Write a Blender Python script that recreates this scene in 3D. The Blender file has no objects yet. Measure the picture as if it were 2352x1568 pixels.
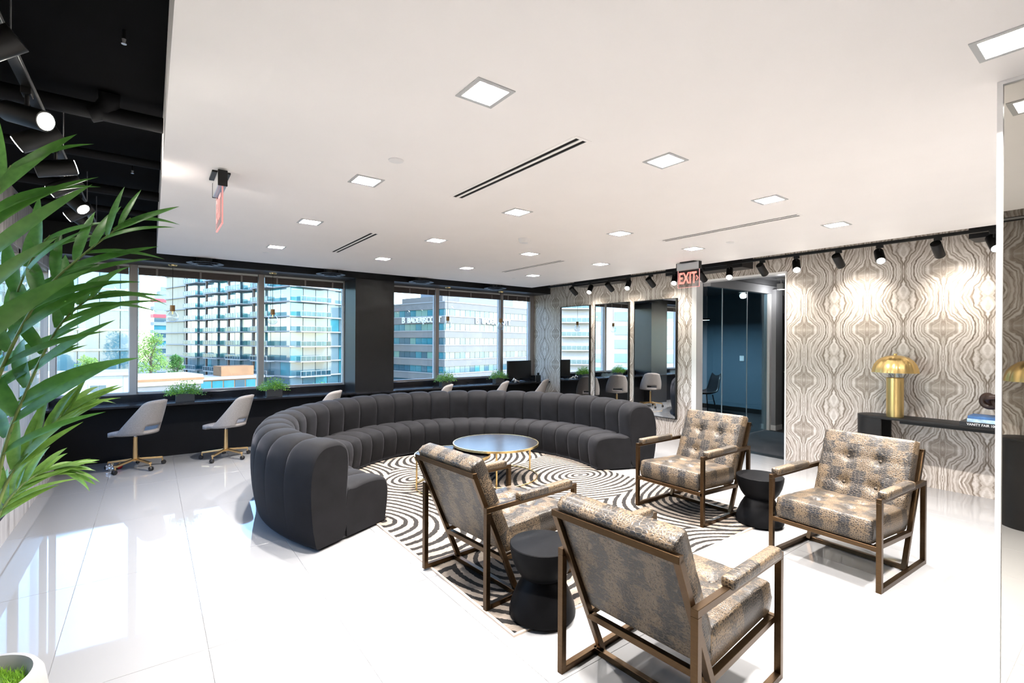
import bpy, bmesh, math, random
from mathutils import Vector, Matrix, noise
random.seed(7)
SC = bpy.context.scene
COL = SC.collection
PI = math.pi

# ------------------------------------------------------------------ camera
H_CAM = 1.55
YAW, ROLL, FPX = math.radians(36.8), math.radians(0.32), 1110.0
FWD = Vector((math.sin(YAW), math.cos(YAW), 0)); RGT = Vector((math.cos(YAW), -math.sin(YAW), 0)); UPV = Vector((0, 0, 1))
r_ = RGT * math.cos(ROLL) + UPV * math.sin(ROLL)
u_ = UPV * math.cos(ROLL) - RGT * math.sin(ROLL)
cam = bpy.data.cameras.new('camera'); cam.sensor_width = 36.0; cam.lens = FPX / 2352 * 36.0
cam.clip_start = 0.05; cam.clip_end = 2000
co = bpy.data.objects.new('camera', cam); COL.objects.link(co)
b_ = -FWD
co.matrix_world = Matrix(((r_.x, u_.x, b_.x, 0), (r_.y, u_.y, b_.y, 0), (r_.z, u_.z, b_.z, H_CAM), (0, 0, 0, 1)))
SC.camera = co

def at(px, py, d):
    """point on the ray of a photo pixel at forward depth d (metres)"""
    u, v = px - 1176, py - 784
    u0 = u * math.cos(ROLL) + v * math.sin(ROLL); v0 = -u * math.sin(ROLL) + v * math.cos(ROLL)
    return Vector((0, 0, H_CAM)) + (FWD + RGT * (u0 / FPX) - UPV * (v0 / FPX)) * d

# ------------------------------------------------------------------ world, sun, exposure
w = bpy.data.worlds.new('sky'); SC.world = w; w.use_nodes = True
nt = w.node_tree; bg = nt.nodes['Background']
sky = nt.nodes.new('ShaderNodeTexSky'); sky.sky_type = 'NISHITA'; sky.sun_disc = False
sky.sun_elevation = math.radians(48); sky.sun_rotation = math.radians(140); sky.air_density = 1.0; sky.dust_density = 0.6; sky.ozone_density = 1.5
nt.links.new(sky.outputs[0], bg.inputs[0]); bg.inputs[1].default_value = 0.54
sun = bpy.data.lights.new('sun', 'SUN'); sun.energy = 1.0; sun.angle = 0.01; sun.color = (1, .95, .86)
so = bpy.data.objects.new('sun', sun); COL.objects.link(so)
so.rotation_euler = Vector((-0.50, 0.62, -0.62)).to_track_quat('-Z', 'Y').to_euler()
SC.view_settings.view_transform = 'Standard'; SC.view_settings.look = 'None'
SC.view_settings.exposure = 1.45; SC.view_settings.gamma = 1.0; SC.view_settings.use_curve_mapping = False
cy = SC.cycles
cy.use_adaptive_sampling = True; cy.adaptive_threshold = .05; cy.max_bounces = 7; cy.diffuse_bounces = 5; cy.glossy_bounces = 4; cy.transmission_bounces = 4; cy.transparent_max_bounces = 10
cy.caustics_reflective = False; cy.caustics_refractive = False; cy.sample_clamp_indirect = 6.0
DOWN_W, SPOT_W, SPOT_ROOM_W = 34.5, 21.0, 14.0

# ------------------------------------------------------------------ materials
class NT:
    def __init__(s, name):
        s.m = bpy.data.materials.new(name); s.m.use_nodes = True; s.t = s.m.node_tree
        s.p = s.t.nodes['Principled BSDF']; s.out = s.t.nodes['Material Output']
    def n(s, typ, **kw):
        x = s.t.nodes.new(typ)
        for k, v in kw.items(): setattr(x, k, v)
        return x
    def l(s, a, b): s.t.links.new(a, b)
    def val(s, x):
        return x
    def set(s, inp, v):
        if hasattr(v, 'is_output') or isinstance(v, bpy.types.NodeSocket): s.l(v, inp)
        else: inp.default_value = v
    def math(s, op, a, b=0.0, c=None):
        x = s.n('ShaderNodeMath', operation=op); s.set(x.inputs[0], a); s.set(x.inputs[1], b)
        if c is not None: s.set(x.inputs[2], c)
        return x.outputs[0]
    def mix(s, f, a, b):
        x = s.n('ShaderNodeMix', data_type='RGBA'); s.set(x.inputs[0], f)
        for i, v in ((6, a), (7, b)):
            s.set(x.inputs[i], (*v, 1) if isinstance(v, tuple) and len(v) == 3 else v)
        return x.outputs[2]
    def ramp(s, f, stops, interp='LINEAR'):
        x = s.n('ShaderNodeValToRGB'); s.set(x.inputs[0], f); cr = x.color_ramp; cr.interpolation = interp
        while len(cr.elements) < len(stops): cr.elements.new(0.5)
        for e, (p, c) in zip(cr.elements, stops): e.position = p; e.color = (*c, 1)
        return x.outputs[0]
    def coords(s, scale=(1, 1, 1), kind='Object', loc=(0, 0, 0)):
        tc = s.n('ShaderNodeTexCoord'); mp = s.n('ShaderNodeMapping'); s.l(tc.outputs[kind], mp.inputs[0])
        mp.inputs['Scale'].default_value = scale; mp.inputs['Location'].default_value = loc
        return mp.outputs[0]
    def noise(s, vec, scale=5, detail=3, rough=.5, dist=0.0):
        x = s.n('ShaderNodeTexNoise'); s.l(vec, x.inputs['Vector']); x.inputs['Scale'].default_value = scale
        x.inputs['Detail'].default_value = detail; x.inputs['Roughness'].default_value = rough; x.inputs['Distortion'].default_value = dist
        return x.outputs[0]
    def bump(s, hgt, strength=.2, dist=.01):
        x = s.n('ShaderNodeBump'); s.l(hgt, x.inputs['Height']); x.inputs['Strength'].default_value = strength; x.inputs['Distance'].default_value = dist
        s.l(x.outputs[0], s.p.inputs['Normal'])
    def color(s, c): s.set(s.p.inputs['Base Color'], (*c, 1) if isinstance(c, tuple) and len(c) == 3 else c)

def mat(name, color, rough=.5, metal=0.0, var=0.0, vscale=8, vstretch=(1, 1, 1), emit=None, estr=0, spec=.5, sheen=0, sheen_c=(1, 1, 1), bump=0, bscale=200, coat=0, trans=0, ior=1.45):
    """procedural principled: colour with slight noise variation, optional fine relief"""
    g = NT(name); p = g.p
    p.inputs['Roughness'].default_value = rough; p.inputs['Metallic'].default_value = metal
    p.inputs['Specular IOR Level'].default_value = spec; p.inputs['IOR'].default_value = ior
    p.inputs['Coat Weight'].default_value = coat; p.inputs['Transmission Weight'].default_value = trans
    if var or bump: vec = g.coords(vstretch)
    if var:
        f = g.noise(vec, vscale, 4)
        g.color(g.ramp(f, [(.25, tuple(c * (1 - var) for c in color)), (.75, tuple(min(1, c * (1 + var)) for c in color))]))
    else: g.color(tuple(color))
    if bump: g.bump(g.noise(vec, bscale, 2), bump, .002)
    if sheen:
        p.inputs['Sheen Weight'].default_value = sheen; p.inputs['Sheen Roughness'].default_value = .35
        p.inputs['Sheen Tint'].default_value = (*sheen_c, 1)
    if emit: p.inputs['Emission Color'].default_value = (*emit, 1); p.inputs['Emission Strength'].default_value = estr
    return g.m

def thin_glass(name, tint=(1, 1, 1), refl=1.0, rough=0.0, ior=1.5):
    g = NT(name); t = g.n('ShaderNodeBsdfTransparent'); t.inputs[0].default_value = (*tint, 1)
    gl = g.n('ShaderNodeBsdfGlossy'); gl.inputs['Roughness'].default_value = rough
    fr = g.n('ShaderNodeLayerWeight'); fr.inputs[0].default_value = .5
    sch = g.math('MULTIPLY_ADD', g.math('POWER', fr.outputs['Facing'], 5.0), .96, .04)
    mx = g.n('ShaderNodeMixShader'); g.l(g.math('MULTIPLY', sch, refl), mx.inputs[0]); g.l(t.outputs[0], mx.inputs[1]); g.l(gl.outputs[0], mx.inputs[2])
    g.l(mx.outputs[0], g.out.inputs[0]); g.t.nodes.remove(g.p); return g.m

def wallpaper_agate():
    g = NT('agate_wallpaper'); tc = g.n('ShaderNodeTexCoord'); sp = g.n('ShaderNodeSeparateXYZ'); g.l(tc.outputs['Object'], sp.inputs[0])
    y, z = sp.outputs[1], sp.outputs[2]
    ky, kz = 2 * PI / .683, 2 * PI / .64
    # mirror folded coordinates; lines run upright and swell around every medallion
    fy = g.math('PINGPONG', g.math('ADD', y, -1.368 + 68.3), .3415)
    fz = g.math('PINGPONG', g.math('ADD', z, -1.077 + 64), .32)
    cb = g.n('ShaderNodeCombineXYZ'); g.l(fy, cb.inputs[0]); g.l(fz, cb.inputs[1])
    n1 = g.math('SUBTRACT', g.noise(cb.outputs[0], 7, 2, .5), .5); n2 = g.math('SUBTRACT', g.noise(cb.outputs[0], 30, 3, .6), .5)
    cz = g.math('COSINE', g.math('MULTIPLY', g.math('ADD', z, -1.077), kz)); cz3 = g.math('COSINE', g.math('MULTIPLY', g.math('ADD', z, -1.077), kz * 2))
    sy = g.math('SINE', g.math('MULTIPLY', fy, PI / .3415))
    f = g.math('SUBTRACT', fy, g.math('MULTIPLY', g.math('ADD', g.math('MULTIPLY', cz, .082), g.math('MULTIPLY', cz3, .012)), sy))
    f = g.math('ADD', f, g.math('ADD', g.math('MULTIPLY', n1, .10), g.math('MULTIPLY', n2, .022)))
    md = g.math('SQRT', g.math('ADD', g.math('MULTIPLY', fy, fy), g.math('MULTIPLY', g.math('MULTIPLY', fz, fz), .10)))
    k_ = g.n('ShaderNodeMapRange'); g.l(md, k_.inputs[0]); k_.inputs[1].default_value = .012; k_.inputs[2].default_value = .034
    fm = g.n('ShaderNodeMix', data_type='FLOAT'); g.l(k_.outputs[0], fm.inputs[0]); g.l(g.math('MULTIPLY', md, 1.6), fm.inputs[2]); g.l(f, fm.inputs[3]); f = fm.outputs[0]
    c1 = g.n('ShaderNodeCombineXYZ'); g.l(g.math('MULTIPLY', f, 34.0), c1.inputs[0]); g.l(g.math('MULTIPLY', fz, 2.0), c1.inputs[1])
    bd = g.noise(c1.outputs[0], 1.0, 3, .6)
    st = g.math('MULTIPLY_ADD', g.math('SINE', g.math('MULTIPLY', f, 190.0)), .5, .5)
    v = g.math('ADD', g.math('MULTIPLY', bd, .88), g.math('MULTIPLY', st, .12))
    c = g.ramp(v, [(.28, (.095, .066, .046)), (.38, (.25, .205, .165)), (.46, (.45, .40, .35)), (.54, (.60, .555, .51)), (.68, (.77, .735, .70))])
    blot = g.ramp(g.noise(cb.outputs[0], 6.5, 2), [(.35, (.78, .74, .71)), (.60, (1, 1, 1))])
    mm = g.n('ShaderNodeMix', data_type='RGBA', blend_type='MULTIPLY'); mm.inputs[0].default_value = .7; g.l(c, mm.inputs[6]); g.l(blot, mm.inputs[7])
    g.color(mm.outputs[2]); g.p.inputs['Roughness'].default_value = .42; g.p.inputs['Specular IOR Level'].default_value = .35
    return g.m

def wallpaper_streak():
    g = NT('streak_wallpaper'); v = g.coords((4, 9, .55)); n1 = g.noise(v, 3.2, 5, .65, .6); v2 = g.coords((20, 30, .5)); n2 = g.noise(v2, 2.0, 3)
    f = g.math('ADD', g.math('MULTIPLY', n1, .7), g.math('MULTIPLY', n2, .3))
    g.color(g.ramp(f, [(.33, (.12, .105, .10)), (.42, (.36, .33, .31)), (.52, (.60, .57, .55)), (.7, (.72, .69, .67))])); g.p.inputs['Roughness'].default_value = .4
    return g.m

def croc():
    g = NT('croc_leather'); tc = g.n('ShaderNodeTexCoord'); sp = g.n('ShaderNodeSeparateXYZ'); g.l(tc.outputs['Object'], sp.inputs[0])
    X, Y, Z = sp.outputs
    # patches: each third of the length shifts its bands sideways
    row = g.math('FLOOR', g.math('DIVIDE', g.math('ADD', X, 5.0), .2))
    sh = g.math('MULTIPLY', g.math('FRACT', g.math('MULTIPLY', row, .618)), .18)
    wob = g.noise(g.coords((1, 1, 1)), 7, 2)
    band = g.math('PINGPONG', g.math('ADD', g.math('ADD', g.math('ADD', Y, sh), 8.4), g.math('MULTIPLY', g.math('SUBTRACT', wob, .5), .10)), .090)
    fine = g.math('MULTIPLY', g.math('SUBTRACT', g.noise(g.coords((1, .35, 1)), 85, 1), .5), .075)
    mr = g.n('ShaderNodeMapRange'); g.l(g.math('ADD', band, fine), mr.inputs[0]); mr.inputs[1].default_value = .040; mr.inputs[2].default_value = .052
    dark = mr.outputs[0]
    def cells(vec, scale, lo, hi):
        vo = g.n('ShaderNodeTexVoronoi', feature='DISTANCE_TO_EDGE'); g.l(vec, vo.inputs['Vector']); vo.inputs['Scale'].default_value = scale; vo.inputs['Randomness'].default_value = .72
        m = g.n('ShaderNodeMapRange'); g.l(vo.outputs['Distance'], m.inputs[0]); m.inputs[1].default_value = lo; m.inputs[2].default_value = hi; return m.outputs[0]
    e_tan = cells(g.coords((1, 1, 1)), 78, .05, .24); e_dark = cells(g.coords((1.25, .62, 1.25)), 62, .02, .085)
    tan_c = g.mix(e_tan, (.118, .084, .051), (.030, .021, .0135)); dk_c = g.mix(e_dark, (.082, .062, .042), (.0125, .011, .010))
    c = g.mix(dark, tan_c, dk_c); g.color(c)
    hgt = g.n('ShaderNodeMix', data_type='FLOAT'); g.l(dark, hgt.inputs[0]); g.l(e_tan, hgt.inputs[2]); g.l(e_dark, hgt.inputs[3])
    g.bump(hgt.outputs[0], .35, .003); g.p.inputs['Roughness'].default_value = .36; g.p.inputs['Specular IOR Level'].default_value = .38
    return g.m

def rug_mat():
    g = NT('zebra_rug'); tc = g.n('ShaderNodeTexCoord'); wn = g.n('ShaderNodeTexNoise'); g.l(tc.outputs['Object'], wn.inputs['Vector']); wn.inputs['Scale'].default_value = 1.1; wn.inputs['Detail'].default_value = 1
    va = g.n('ShaderNodeVectorMath', operation='MULTIPLY_ADD'); g.l(wn.outputs['Color'], va.inputs[0]); va.inputs[1].default_value = (.30, .30, 0); g.l(tc.outputs['Object'], va.inputs[2])
    base = va.outputs[0]
    seeds = [(3.98, 4.02, 1.0, 1.35, 0), (4.45, 2.62, 1.0, 1.25, 0), (2.05, 2.75, 1.25, 1.0, .4), (1.62, 3.95, 1.3, .8, 0), (3.2, 5.6, 1.0, 1.2, 0), (2.35, 5.0, 1.2, 1.0, .3), (1.55, 5.6, 1, 1, 0), (3.35, 1.75, 1.0, 1.3, .2), (2.95, 3.35, 1.6, .9, .5)]
    cur = None
    for (sx, sy, ax, ay, off) in seeds:
        s = g.n('ShaderNodeVectorMath', operation='SUBTRACT'); g.l(base, s.inputs[0]); s.inputs[1].default_value = (sx + .15, sy + .15, 0)
        m = g.n('ShaderNodeVectorMath', operation='MULTIPLY'); g.l(s.outputs[0], m.inputs[0]); m.inputs[1].default_value = (ax, ay, 0)
        ln = g.n('ShaderNodeVectorMath', operation='LENGTH'); g.l(m.outputs[0], ln.inputs[0])
        d = g.math('ADD', ln.outputs['Value'], off)
        cur = d if cur is None else g.math('MINIMUM', cur, d)
    jag = g.math('MULTIPLY', g.math('SUBTRACT', g.noise(g.coords((1, 1, 1)), 38, 2), .5), .022)
    f = g.math('ADD', cur, jag)
    st = g.math('SINE', g.math('MULTIPLY', f, 2 * PI / .086))
    m = g.n('ShaderNodeMapRange'); g.l(st, m.inputs[0]); m.inputs[1].default_value = .10; m.inputs[2].default_value = .26
    nz = g.noise(g.coords((14, 160, 1)), 1, 2)
    cream = g.ramp(nz, [(.3, (.1728, .144, .1174)), (.7, (.2232, .1908, .1598))]); dk = g.ramp(nz, [(.3, (.010, .0095, .009)), (.7, (.022, .020, .019))])
    g.color(g.mix(m.outputs[0], cream, dk)); g.p.inputs['Roughness'].default_value = .95; g.p.inputs['Specular IOR Level'].default_value = .1
    return g.m

def wood_top(name):
    g = NT(name); v = g.coords((1.2, 14, 1)); n = g.noise(v, 3, 4, .6, 1.2)
    g.color(g.ramp(n, [(.35, (.0098, .0091, .0098)), (.6, (.0224, .021, .021))])); g.p.inputs['Roughness'].default_value = .22
    g.p.inputs['Coat Weight'].default_value = 0.0; g.p.inputs['Specular IOR Level'].default_value = .12; g.p.inputs['Coat Roughness'].default_value = .12; g.bump(n, .12, .002); return g.m

def leaf_mat(name, c1, c2):
    g = NT(name); n = g.noise(g.coords((3, 3, 3)), 4, 2); g.color(g.ramp(n, [(.3, c1), (.7, c2)])); g.p.inputs['Roughness'].default_value = .38
    tr = g.n('ShaderNodeBsdfTranslucent'); tr.inputs[0].default_value = (c2[0] * 1.3, c2[1] * 1.3, c2[2], 1)
    mx = g.n('ShaderNodeMixShader'); mx.inputs[0].default_value = .3; g.l(g.p.outputs[0], mx.inputs[1]); g.l(tr.outputs[0], mx.inputs[2]); g.l(mx.outputs[0], g.out.inputs[0]); return g.m

MT = dict(
    ceil=mat('white_ceiling_paint', (.94, .91, .885), .7, var=.012, vscale=3),
    white=mat('white_trim', (.82, .81, .80), .35), blackpaint=mat('black_paint', (.012, .012, .013), .34, var=.2, bump=.05, bscale=90),
    knee=mat('matte_black_paint', (.005, .005, .006), .7, spec=.2), pipe=mat('matte_black_pipe', (.006, .006, .007), .7, spec=.2),
    plenum=mat('black_plenum', (.003, .003, .0034), .9, var=.3, vscale=3, spec=.08), charcoal=mat('charcoal_column', (.012, .012, .013), .30, var=.1, bump=.05, bscale=160),
    tile=mat('polished_white_tile', (.29, .29, .292), .03, var=.015, vscale=1.2, spec=.55, coat=.3), grout=mat('tile_grout', (.52, .52, .52), .8),
    agate=wallpaper_agate(), streak=wallpaper_streak(), croc=croc(), rug=rug_mat(), rugedge=mat('rug_edge', (.50, .42, .35), .9),
    bronze=mat('bronze_metal', (.0804, .0492, .0254), .32, 1.0, var=.12, vscale=30, vstretch=(1, 1, 6)), gold=mat('brushed_gold', (.83, .62, .28), .26, 1.0, var=.05, vscale=40),
    brass=mat('lamp_brass', (.78, .57, .24), .3, 1.0), chairgold=mat('chair_gold', (.80, .56, .28), .3, 1.0),
    velvet=mat('black_velvet', (.0056, .0055, .0065), .85, var=.35, vscale=7, spec=.2, sheen=.36, sheen_c=(.1275, .1237, .1387), bump=.06, bscale=260),
    wood=wood_top('dark_oak_top'), stool=mat('black_stool', (.0045, .0045, .005), .45, spec=.05, var=.25, vscale=5),
    console=mat('black_console', (.011, .0105, .0105), .5, spec=.3, var=.2, vscale=10), blackmetal=mat('black_metal', (.0064, .0064, .0064), .45), chrome=mat('chrome', (.75, .75, .77), .15, 1.0),
    alu=mat('window_aluminium', (.34, .3102, .3017), .45, .3), aluw=mat('window_gasket_white', (.72, .74, .76), .4), blind=mat('brown_blind', (.11, .085, .08), .55, var=.2, vscale=60, vstretch=(1, 1, 20)),
    blindtape=mat('blind_tape', (.30, .27, .26), .7), counter=mat('black_stone_counter', (.014, .014, .017), .16, var=.4, vscale=5, spec=.5), glass=thin_glass('window_glass', (.93, .98, 1.0), .8),
    pglass=thin_glass('partition_glass', (.60, .74, .80), 1.0), clear=thin_glass('clear_bulb_glass', (.90, .92, .94), 2.6), mirror=mat('mirror_silver', (.92, .93, .93), .0, 1.0), mirror2=mat('bronze_mirror', (.80, .78, .72), .0, 1.0),
    lens=mat('lamp_lens', (1, 1, 1), .5, emit=(1, .97, .93), estr=9), spotlens=mat('spot_lens', (1, 1, 1), .5, emit=(1, .93, .84), estr=40), reflector=mat('light_reflector', (.9, .9, .9), .3),
    dltrim=mat('downlight_trim', (.50, .51, .51), .4), dark=mat('slot_black', (.006, .005, .005), .9), grey_fabric=mat('grey_boucle', (.272, .248, .236), .95, var=.22, vscale=150, bump=.5, bscale=240, spec=.1),
    planterbox=mat('black_planter_box', (.03, .03, .032), .5), soil=mat('moss', (.07, .15, .02), .9, var=.6, vscale=40, bump=.6, bscale=60), concrete=mat('grey_planter', (.40, .39, .38), .6, var=.08, vscale=12),
    leaf=leaf_mat('palm_leaf', (.0442, .1492, .0309), (.0994, .2596, .0553)), leaf_lit=leaf_mat('lit_palm_leaf', (.1122, .2448, .0408), (.2142, .3672, .0816)), stem=mat('palm_stem', (.16, .22, .06), .5, var=.2),  # second leaf green is paler: light on the low fronds put into colour
    herb=leaf_mat('herb_leaf', (.06, .19, .03), (.15, .33, .06)), herb2=leaf_mat('bright_herb_leaf', (.14, .30, .03), (.30, .50, .06)),
    screen=mat('dark_screen', (.008, .0075, .0075), .3), red=mat('red_ornament', (.45, .01, .012), .2, coat=.5), silver=mat('silver_foil', (.7, .72, .75), .25, .9), acrylic=thin_glass('exit_acrylic', (.80, .76, .76), 1.0),
    exitred=mat('exit_red_glow', (.8, .15, .12), .5, emit=(1, .20, .16), estr=.75), steel=mat('brushed_steel', (.55, .56, .57), .35, .9), redtext=mat('red_edge', (.9, .45, .43), .4, emit=(1, .45, .42), estr=.2),
    carpet=mat('dark_carpet', (.028, .026, .028), .95, var=.35, vscale=2.5, bump=.2, bscale=150), bluewall=mat('blue_grey_wall', (.085, .13, .17), .8), hallwall=mat('hall_grey', (.30, .30, .31), .7), hallceil=mat('hall_ceiling', (.12, .12, .125), .8),
    blkchair=mat('black_plastic', (.010, .010, .012), .4), rubber=mat('black_rubber', (.015, .014, .014), .5), sculpt=mat('dark_brown_knot', (.035, .018, .013), .4, var=.3),
    bk_blue=mat('blue_book', (.05, .13, .30), .45, var=.5, vscale=14), bk_pale=mat('pale_blue_book', (.35, .50, .66), .45, var=.6, vscale=18), bk_black=mat('black_book', (.012, .012, .014), .4), paper=mat('paper', (.8, .78, .73), .8), lettering=mat('white_lettering', (.8, .8, .8), .6), bk_pink=mat('coral_book_print', (.62, .22, .16), .5),
)

# ------------------------------------------------------------------ mesh helpers
class MB:
    def __init__(s): s.v = []; s.f = []; s.mi = []; s.cur = 0
    def add(s, vs, fs):
        o = len(s.v); s.v += [tuple(x) for x in vs]; s.f += [tuple(i + o for i in f) for f in fs]; s.mi += [s.cur] * len(fs); return s
    def box(s, x0, x1, y0, y1, z0, z1):
        return s.add([(x0, y0, z0), (x1, y0, z0), (x1, y1, z0), (x0, y1, z0), (x0, y0, z1), (x1, y0, z1), (x1, y1, z1), (x0, y1, z1)],
                     [(3, 2, 1, 0), (4, 5, 6, 7), (0, 1, 5, 4), (1, 2, 6, 5), (2, 3, 7, 6), (3, 0, 4, 7)])
    def cbox(s, c, sx, sy, sz): return s.box(c[0] - sx / 2, c[0] + sx / 2, c[1] - sy / 2, c[1] + sy / 2, c[2] - sz / 2, c[2] + sz / 2)
    def bar(s, p, q, a, b=None, side=None):
        """square tube from p to q, a across 'side', b across the other"""
        b = b or a; p, q = Vector(p), Vector(q); d = (q - p).normalized()
        sd = Vector(side) if side else (Vector((0, 1, 0)) if abs(d.y) < .9 else Vector((1, 0, 0)))
        sd = (sd - d * sd.dot(d)).normalized(); ot = d.cross(sd)
        vs = [e + sd * (i * a / 2) + ot * (j * b / 2) for e in (p, q) for i, j in ((-1, -1), (1, -1), (1, 1), (-1, 1))]
        return s.add(vs, [(3, 2, 1, 0), (4, 5, 6, 7), (0, 1, 5, 4), (1, 2, 6, 5), (2, 3, 7, 6), (3, 0, 4, 7)])
    def cyl(s, p, q, r0, r1=None, n=16, cap=True):
        r1 = r0 if r1 is None else r1; p, q = Vector(p), Vector(q); d = (q - p).normalized()
        a = d.orthogonal().normalized(); b = d.cross(a); vs = []
        for e, r in ((p, r0), (q, r1)):
            vs += [e + (a * math.cos(2 * PI * k / n) + b * math.sin(2 * PI * k / n)) * r for k in range(n)]
        fs = [(k, (k + 1) % n, n + (k + 1) % n, n + k) for k in range(n)]
        if cap: fs += [tuple(range(n - 1, -1, -1)), tuple(range(n, 2 * n))]
        return s.add(vs, fs)
    def tube(s, pts, r, n=8, closed=False, taper=None):
        pts = [Vector(p) for p in pts]; N = len(pts); vs = []; prev = None
        for i, p in enumerate(pts):
            d = (pts[(i + 1) % N] - pts[i - 1]) if closed else (pts[min(i + 1, N - 1)] - pts[max(i - 1, 0)])
            d.normalize()
            if prev is None: a = d.orthogonal().normalized()
            else:
                a = prev - d * prev.dot(d); a = a.normalized() if a.length > 1e-6 else d.orthogonal().normalized()
            prev = a; b = d.cross(a); rr = r * (taper[i] if taper else 1)
            vs += [p + (a * math.cos(2 * PI * k / n) + b * math.sin(2 * PI * k / n)) * rr for k in range(n)]
        fs = []
        for i in range(N if closed else N - 1):
            j = (i + 1) % N
            fs += [(i * n + k, i * n + (k + 1) % n, j * n + (k + 1) % n, j * n + k) for k in range(n)]
        if not closed: fs += [tuple(range(n - 1, -1, -1)), tuple(range((N - 1) * n, N * n))]
        return s.add(vs, fs)
    def lathe(s, prof, n=32, c=(0, 0, 0), closed=False, flute=0, nf=0):
        vs = []; fs = []; N = len(prof)
        for r, z in prof:
            for k in range(n):
                a = 2 * PI * k / n; rr = r * (1 - flute * (1 - abs(math.sin(a * nf / 2)) ** .7))
                vs.append((c[0] + rr * math.cos(a), c[1] + rr * math.sin(a), c[2] + z))
        for i in range(N if closed else N - 1):
            j = (i + 1) % N
            fs += [(i * n + k, i * n + (k + 1) % n, j * n + (k + 1) % n, j * n + k) for k in range(n)]
        if not closed:
            if prof[0][0] > 1e-5: fs.append(tuple(range(n - 1, -1, -1)))
            if prof[-1][0] > 1e-5: fs.append(tuple(range((N - 1) * n, N * n)))
        return s.add(vs, fs)
    def sphere(s, c, r, n=14, m=8, sz=1.0):
        prof = [(max(1e-6, r * math.sin(PI * i / m)), -r * sz * math.cos(PI * i / m)) for i in range(m + 1)]
        return s.lathe(prof, n, c)
    def prism(s, outline, z0, z1):
        n = len(outline); vs = [(x, y, z0) for x, y in outline] + [(x, y, z1) for x, y in outline]
        return s.add(vs, [tuple(range(n - 1, -1, -1)), tuple(range(n, 2 * n))] + [(k, (k + 1) % n, n + (k + 1) % n, n + k) for k in range(n)])
    def mesh(s, name, m, smooth=False, bevel=0, segs=2):
        me = bpy.data.meshes.new(name); me.from_pydata(s.v, [], s.f)
        for x in (m if isinstance(m, (list, tuple)) else [m]): me.materials.append(MT[x] if isinstance(x, str) else x)
        if any(s.mi): me.polygons.foreach_set('material_index', s.mi)
        bm = bmesh.new(); bm.from_mesh(me)
        bmesh.ops.remove_doubles(bm, verts=bm.verts, dist=1e-6)
        bmesh.ops.recalc_face_normals(bm, faces=bm.faces)
        if bevel: bmesh.ops.bevel(bm, geom=[e for e in bm.edges if len(e.link_faces) == 2 and e.calc_face_angle() > .5], offset=bevel, segments=segs, affect='EDGES', profile=.5, clamp_overlap=True)
        bm.to_mesh(me); bm.free()
        if smooth:
            me.polygons.foreach_set('use_smooth', [True] * len(me.polygons))
            if smooth is not True: me.set_sharp_from_angle(angle=smooth)
        return me
    def build(s, name, m, parent=None, smooth=False, bevel=0, segs=2, **kw):
        return obj(name, s.mesh(name, m, smooth, bevel, segs), parent, **kw)

def obj(name, me, parent=None, loc=None, rot=None, mw=None):
    o = bpy.data.objects.new(name, me); COL.objects.link(o); o.parent = parent
    if loc: o.location = loc
    if rot: o.rotation_euler = rot
    if mw: o.matrix_local = mw
    return o
def tag(o, label, cat, group=None):
    o['label'] = label; o['category'] = cat
    if group: o['group'] = group
    return o
def thing(name, label, cat, loc=(0, 0, 0), rz=0, group=None):
    o = bpy.data.objects.new(name, None); COL.objects.link(o); o.location = loc; o.rotation_euler = (0, 0, rz); o.empty_display_size = .1
    return tag(o, label, cat, group)
def struct(o, label=None):
    o['kind'] = 'structure'
    if label: o['label'] = label
    return o
def dup(o, parent=None):
    c = o.copy(); COL.objects.link(c); c.parent = parent
    for ch in list(o.children): dup(ch, c)
    return c
def lamp(name, typ, energy, parent, loc, rot=(0, 0, 0), color=(1, 1, 1), **kw):
    L = bpy.data.lights.new(name, typ); L.energy = energy; L.color = color
    for k, v in kw.items(): setattr(L, k, v)
    return obj(name, L, parent, loc=loc, rot=rot)
def text_mesh(s, size, m, depth=.0, bold=False):
    cu = bpy.data.curves.new('lettering', 'FONT'); cu.body = s; cu.size = size; cu.extrude = depth; cu.align_x = 'CENTER'; cu.align_y = 'CENTER'
    if bold: cu.offset = size * .018
    o = bpy.data.objects.new('lettering', cu); COL.objects.link(o)
    dg = bpy.context.evaluated_depsgraph_get(); me = bpy.data.meshes.new_from_object(o.evaluated_get(dg)); bpy.data.objects.remove(o)
    me.materials.clear(); me.materials.append(MT[m]); return me
def basis(ex, ey, o): 
    ex, ey = Vector(ex).normalized(), Vector(ey).normalized(); ez = ex.cross(ey)
    return Matrix(((ex.x, ey.x, ez.x, o[0]), (ex.y, ey.y, ez.y, o[1]), (ex.z, ey.z, ez.z, o[2]), (0, 0, 0, 1)))

# ================================================================== THE ROOM
WX, WY, LX, BY, HC = 6.75, 8.30, -1.0, -2.5, 2.60      # right wall, window plane, left wall, back wall, ceiling
PZ = 2.92                                              # black plenum ceiling
# floor: grout bed with large tiles
fl = struct(MB().box(LX - .1, WX + .1, BY - .1, WY, -.12, -.004).build('floor', 'grout'))
TW, TL = .61, 1.22
tile_me = {}
i0 = math.floor((LX + .37) / TW) - 1
for i in range(i0, 13):
    for j in range(-6, 5):
        x0, x1 = max(LX, -.37 + i * TW), min(WX + .15, -.37 + (i + 1) * TW); y0, y1 = max(BY, 4.07 + j * TL), min(WY, 4.07 + (j + 1) * TL)
        if x1 - x0 < .05 or y1 - y0 < .05: continue
        k = (round(x1 - x0, 3), round(y1 - y0, 3))
        if k not in tile_me: tile_me[k] = MB().box(.001, k[0] - .001, .001, k[1] - .001, -.01, 0).mesh('floor_tile', 'tile', bevel=.0008, segs=1)
        obj('floor_tile', tile_me[k], fl, loc=(x0, y0, 0))

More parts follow.
